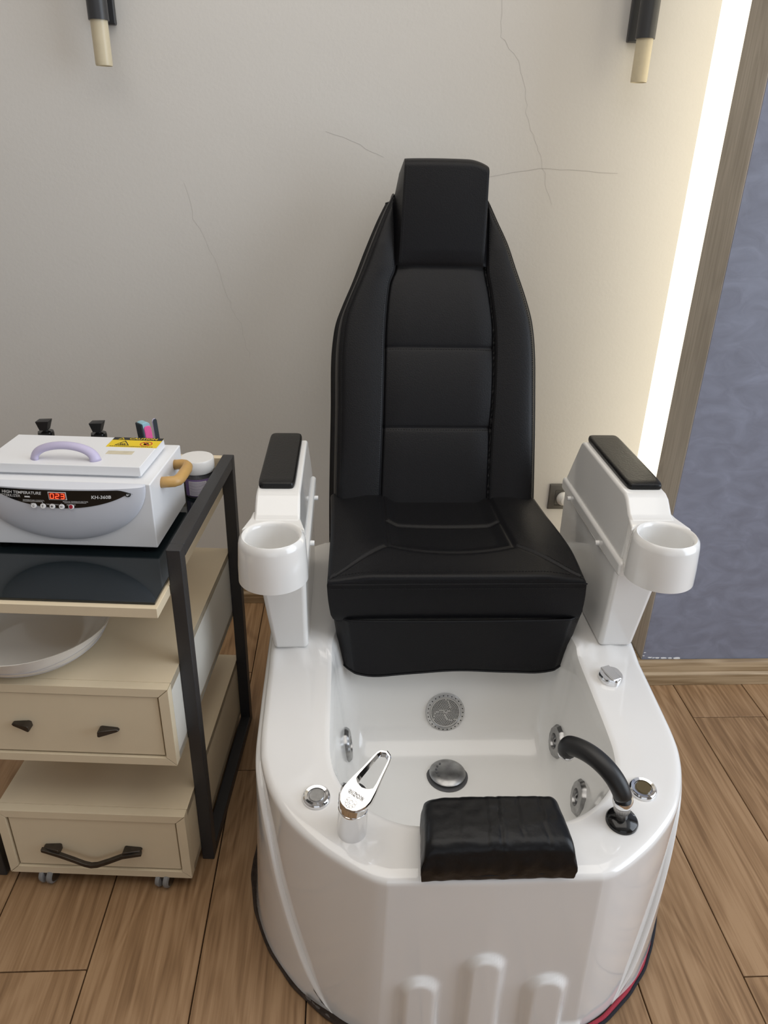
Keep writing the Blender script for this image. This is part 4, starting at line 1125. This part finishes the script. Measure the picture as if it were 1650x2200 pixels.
(MB().prism([(-.006, 0), (.006, 0), (.006, .146), (.003, .150), (-.003, .150), (-.006, .146)], -.001, .001, 'y')).map(lambda p: (p[0]-p[2]*.07, p[1], p[2])).obj('file_blade', 'lilac', nf_)
(MB().prism([(-.0058, 0), (.0058, 0), (.0058, .146), (.003, .1495), (-.003, .1495), (-.0058, .146)], -.0016, -.0011, 'y')).map(lambda p: (p[0]-p[2]*.07, p[1], p[2])).obj('grit_face', 'darkfile', nf_)

bwl = on_cart('ceramic_bowl', -.267, .106, .4895, 'large white ceramic bowl on the upper drawer cabinet of the trolley', 'bowl')
prof = [(0,.002),(.070,.002),(.075,.000),(.084,.002),(.103,.010),(.120,.026),(.130,.045),(.1390,.0605),(.1400,.0620),(.1380,.0620),(.127,.046),(.112,.0285),(.094,.0135),(.075,.008),(0,.007)]
MB().lathe(prof, n=96).obj('bowl_body', 'ceramic', bwl, smooth='auto', ang=60)
def bowl_r(z): return interp([(.002,.084),(.010,.103),(.026,.120),(.045,.130),(.0605,.139)], z)
for a0, zz, am in ((0, .034, .006), (.5, .024, .005), (1.1, .042, .004)):
    wv = []
    for k in range(90):
        a = a0+k*.07; z = zz+am*math.sin(a*3+a0*2)+.006*math.sin(a*1.0); wv.append(((bowl_r(z)+.0003)*math.cos(a), (bowl_r(z)+.0003)*math.sin(a), z))
    MB().tube(wv, .0006, 5).obj('wave_line', 'ceramicline', bwl)

# ------------------------------------------------------------------ wall lamps
def sconce(x, lab):
    s_ = tag(empty('wall_lamp', (x, WY-.001, 1.455)), lab, 'wall lamp', 'black tube wall lamps')
    so3 = lambda mb_, n_, m_, **k: mb_.obj(n_, m_, s_, **k)
    yc = -.070
    so3(MB().box(-.021, .021, -.016, 0, .085, .42), 'mounting_bar', 'lampmetal', bevel=.003)
    so3(MB().box(-.010, .010, yc, -.014, .20, .22), 'bracket', 'lampmetal', bevel=.002)
    so3(MB().lathe([(.0200,.086),(.0218,.0855),(.0218,.46),(0,.46)], (0, yc, 0), (0,0,1), 40), 'metal_tube', 'lampmetal', smooth='auto')
    so3(MB().lathe([(0,.004),(.0165,.003),(.0178,.000),(.0185,.004),(.0185,.30),(0,.30)], (0, yc, 0), (0,0,1), 40), 'glass_tube', 'lampglass', smooth='auto')
sconce(-.5415, 'black wall lamp with frosted amber glass tube above the trolley')
sconce(.6735, 'black wall lamp with frosted amber glass tube next to the light strip')

# ------------------------------------------------------------------ wall socket with plug
sk_ = tag(empty('wall_socket', (.655, WY-.001, .325)), 'dark grey wall socket low beside the right armrest', 'socket')
ko = lambda mb_, n_, m_, **k: mb_.obj(n_, m_, sk_, **k)
s2 = .042
fm = MB()
O4 = [(-s2, 0), (s2, 0), (s2, 2*s2), (-s2, 2*s2)]; i_ = .017; I4 = [(-s2+i_, i_), (s2-i_, i_), (s2-i_, 2*s2-i_), (-s2+i_, 2*s2-i_)]
fv = [(x, 0, z) for x, z in O4]+[(x, -.006, z) for x, z in [(-s2+.002, .002), (s2-.002, .002), (s2-.002, 2*s2-.002), (-s2+.002, 2*s2-.002)]]+[(x, -.011, z) for x, z in I4]+[(x, -.004, z) for x, z in I4]
ff = []
for r_ in range(3): ff += [(r_*4+k, r_*4+(k+1) % 4, (r_+1)*4+(k+1) % 4, (r_+1)*4+k) for k in range(4)]
fm.add(fv, ff); ko(fm, 'cover_frame', 'socket', bevel=.0008, seg=1)
ko(MB().box(-s2+i_+.0006, s2-i_-.0006, -.010, -.002, i_+.0006, 2*s2-i_-.0006), 'socket_insert', 'socket', bevel=.001)
plug = tag(empty('power_plug', (.655, WY-.012, .367)), 'round white power plug in the grey wall socket', 'plug')
MB().lathe([(0,0),(.0195,0),(.021,.003),(.021,.010),(.017,.018),(.012,.026),(0,.028)], (0,0,0), (0,-1,0), 40).obj('plug_body', 'white', plug, smooth='auto')
MB().tube([(0,-.024,0), (0,-.040,-.004), (.004,-.050,-.03), (.010,-.045,-.10), (.02,-.035,-.20), (.03,-.03,-.30), (.02,-.05,-.352), (-.05,-.08,-.3605)], .0036, 10).obj('power_cable', 'white', plug, smooth=True)
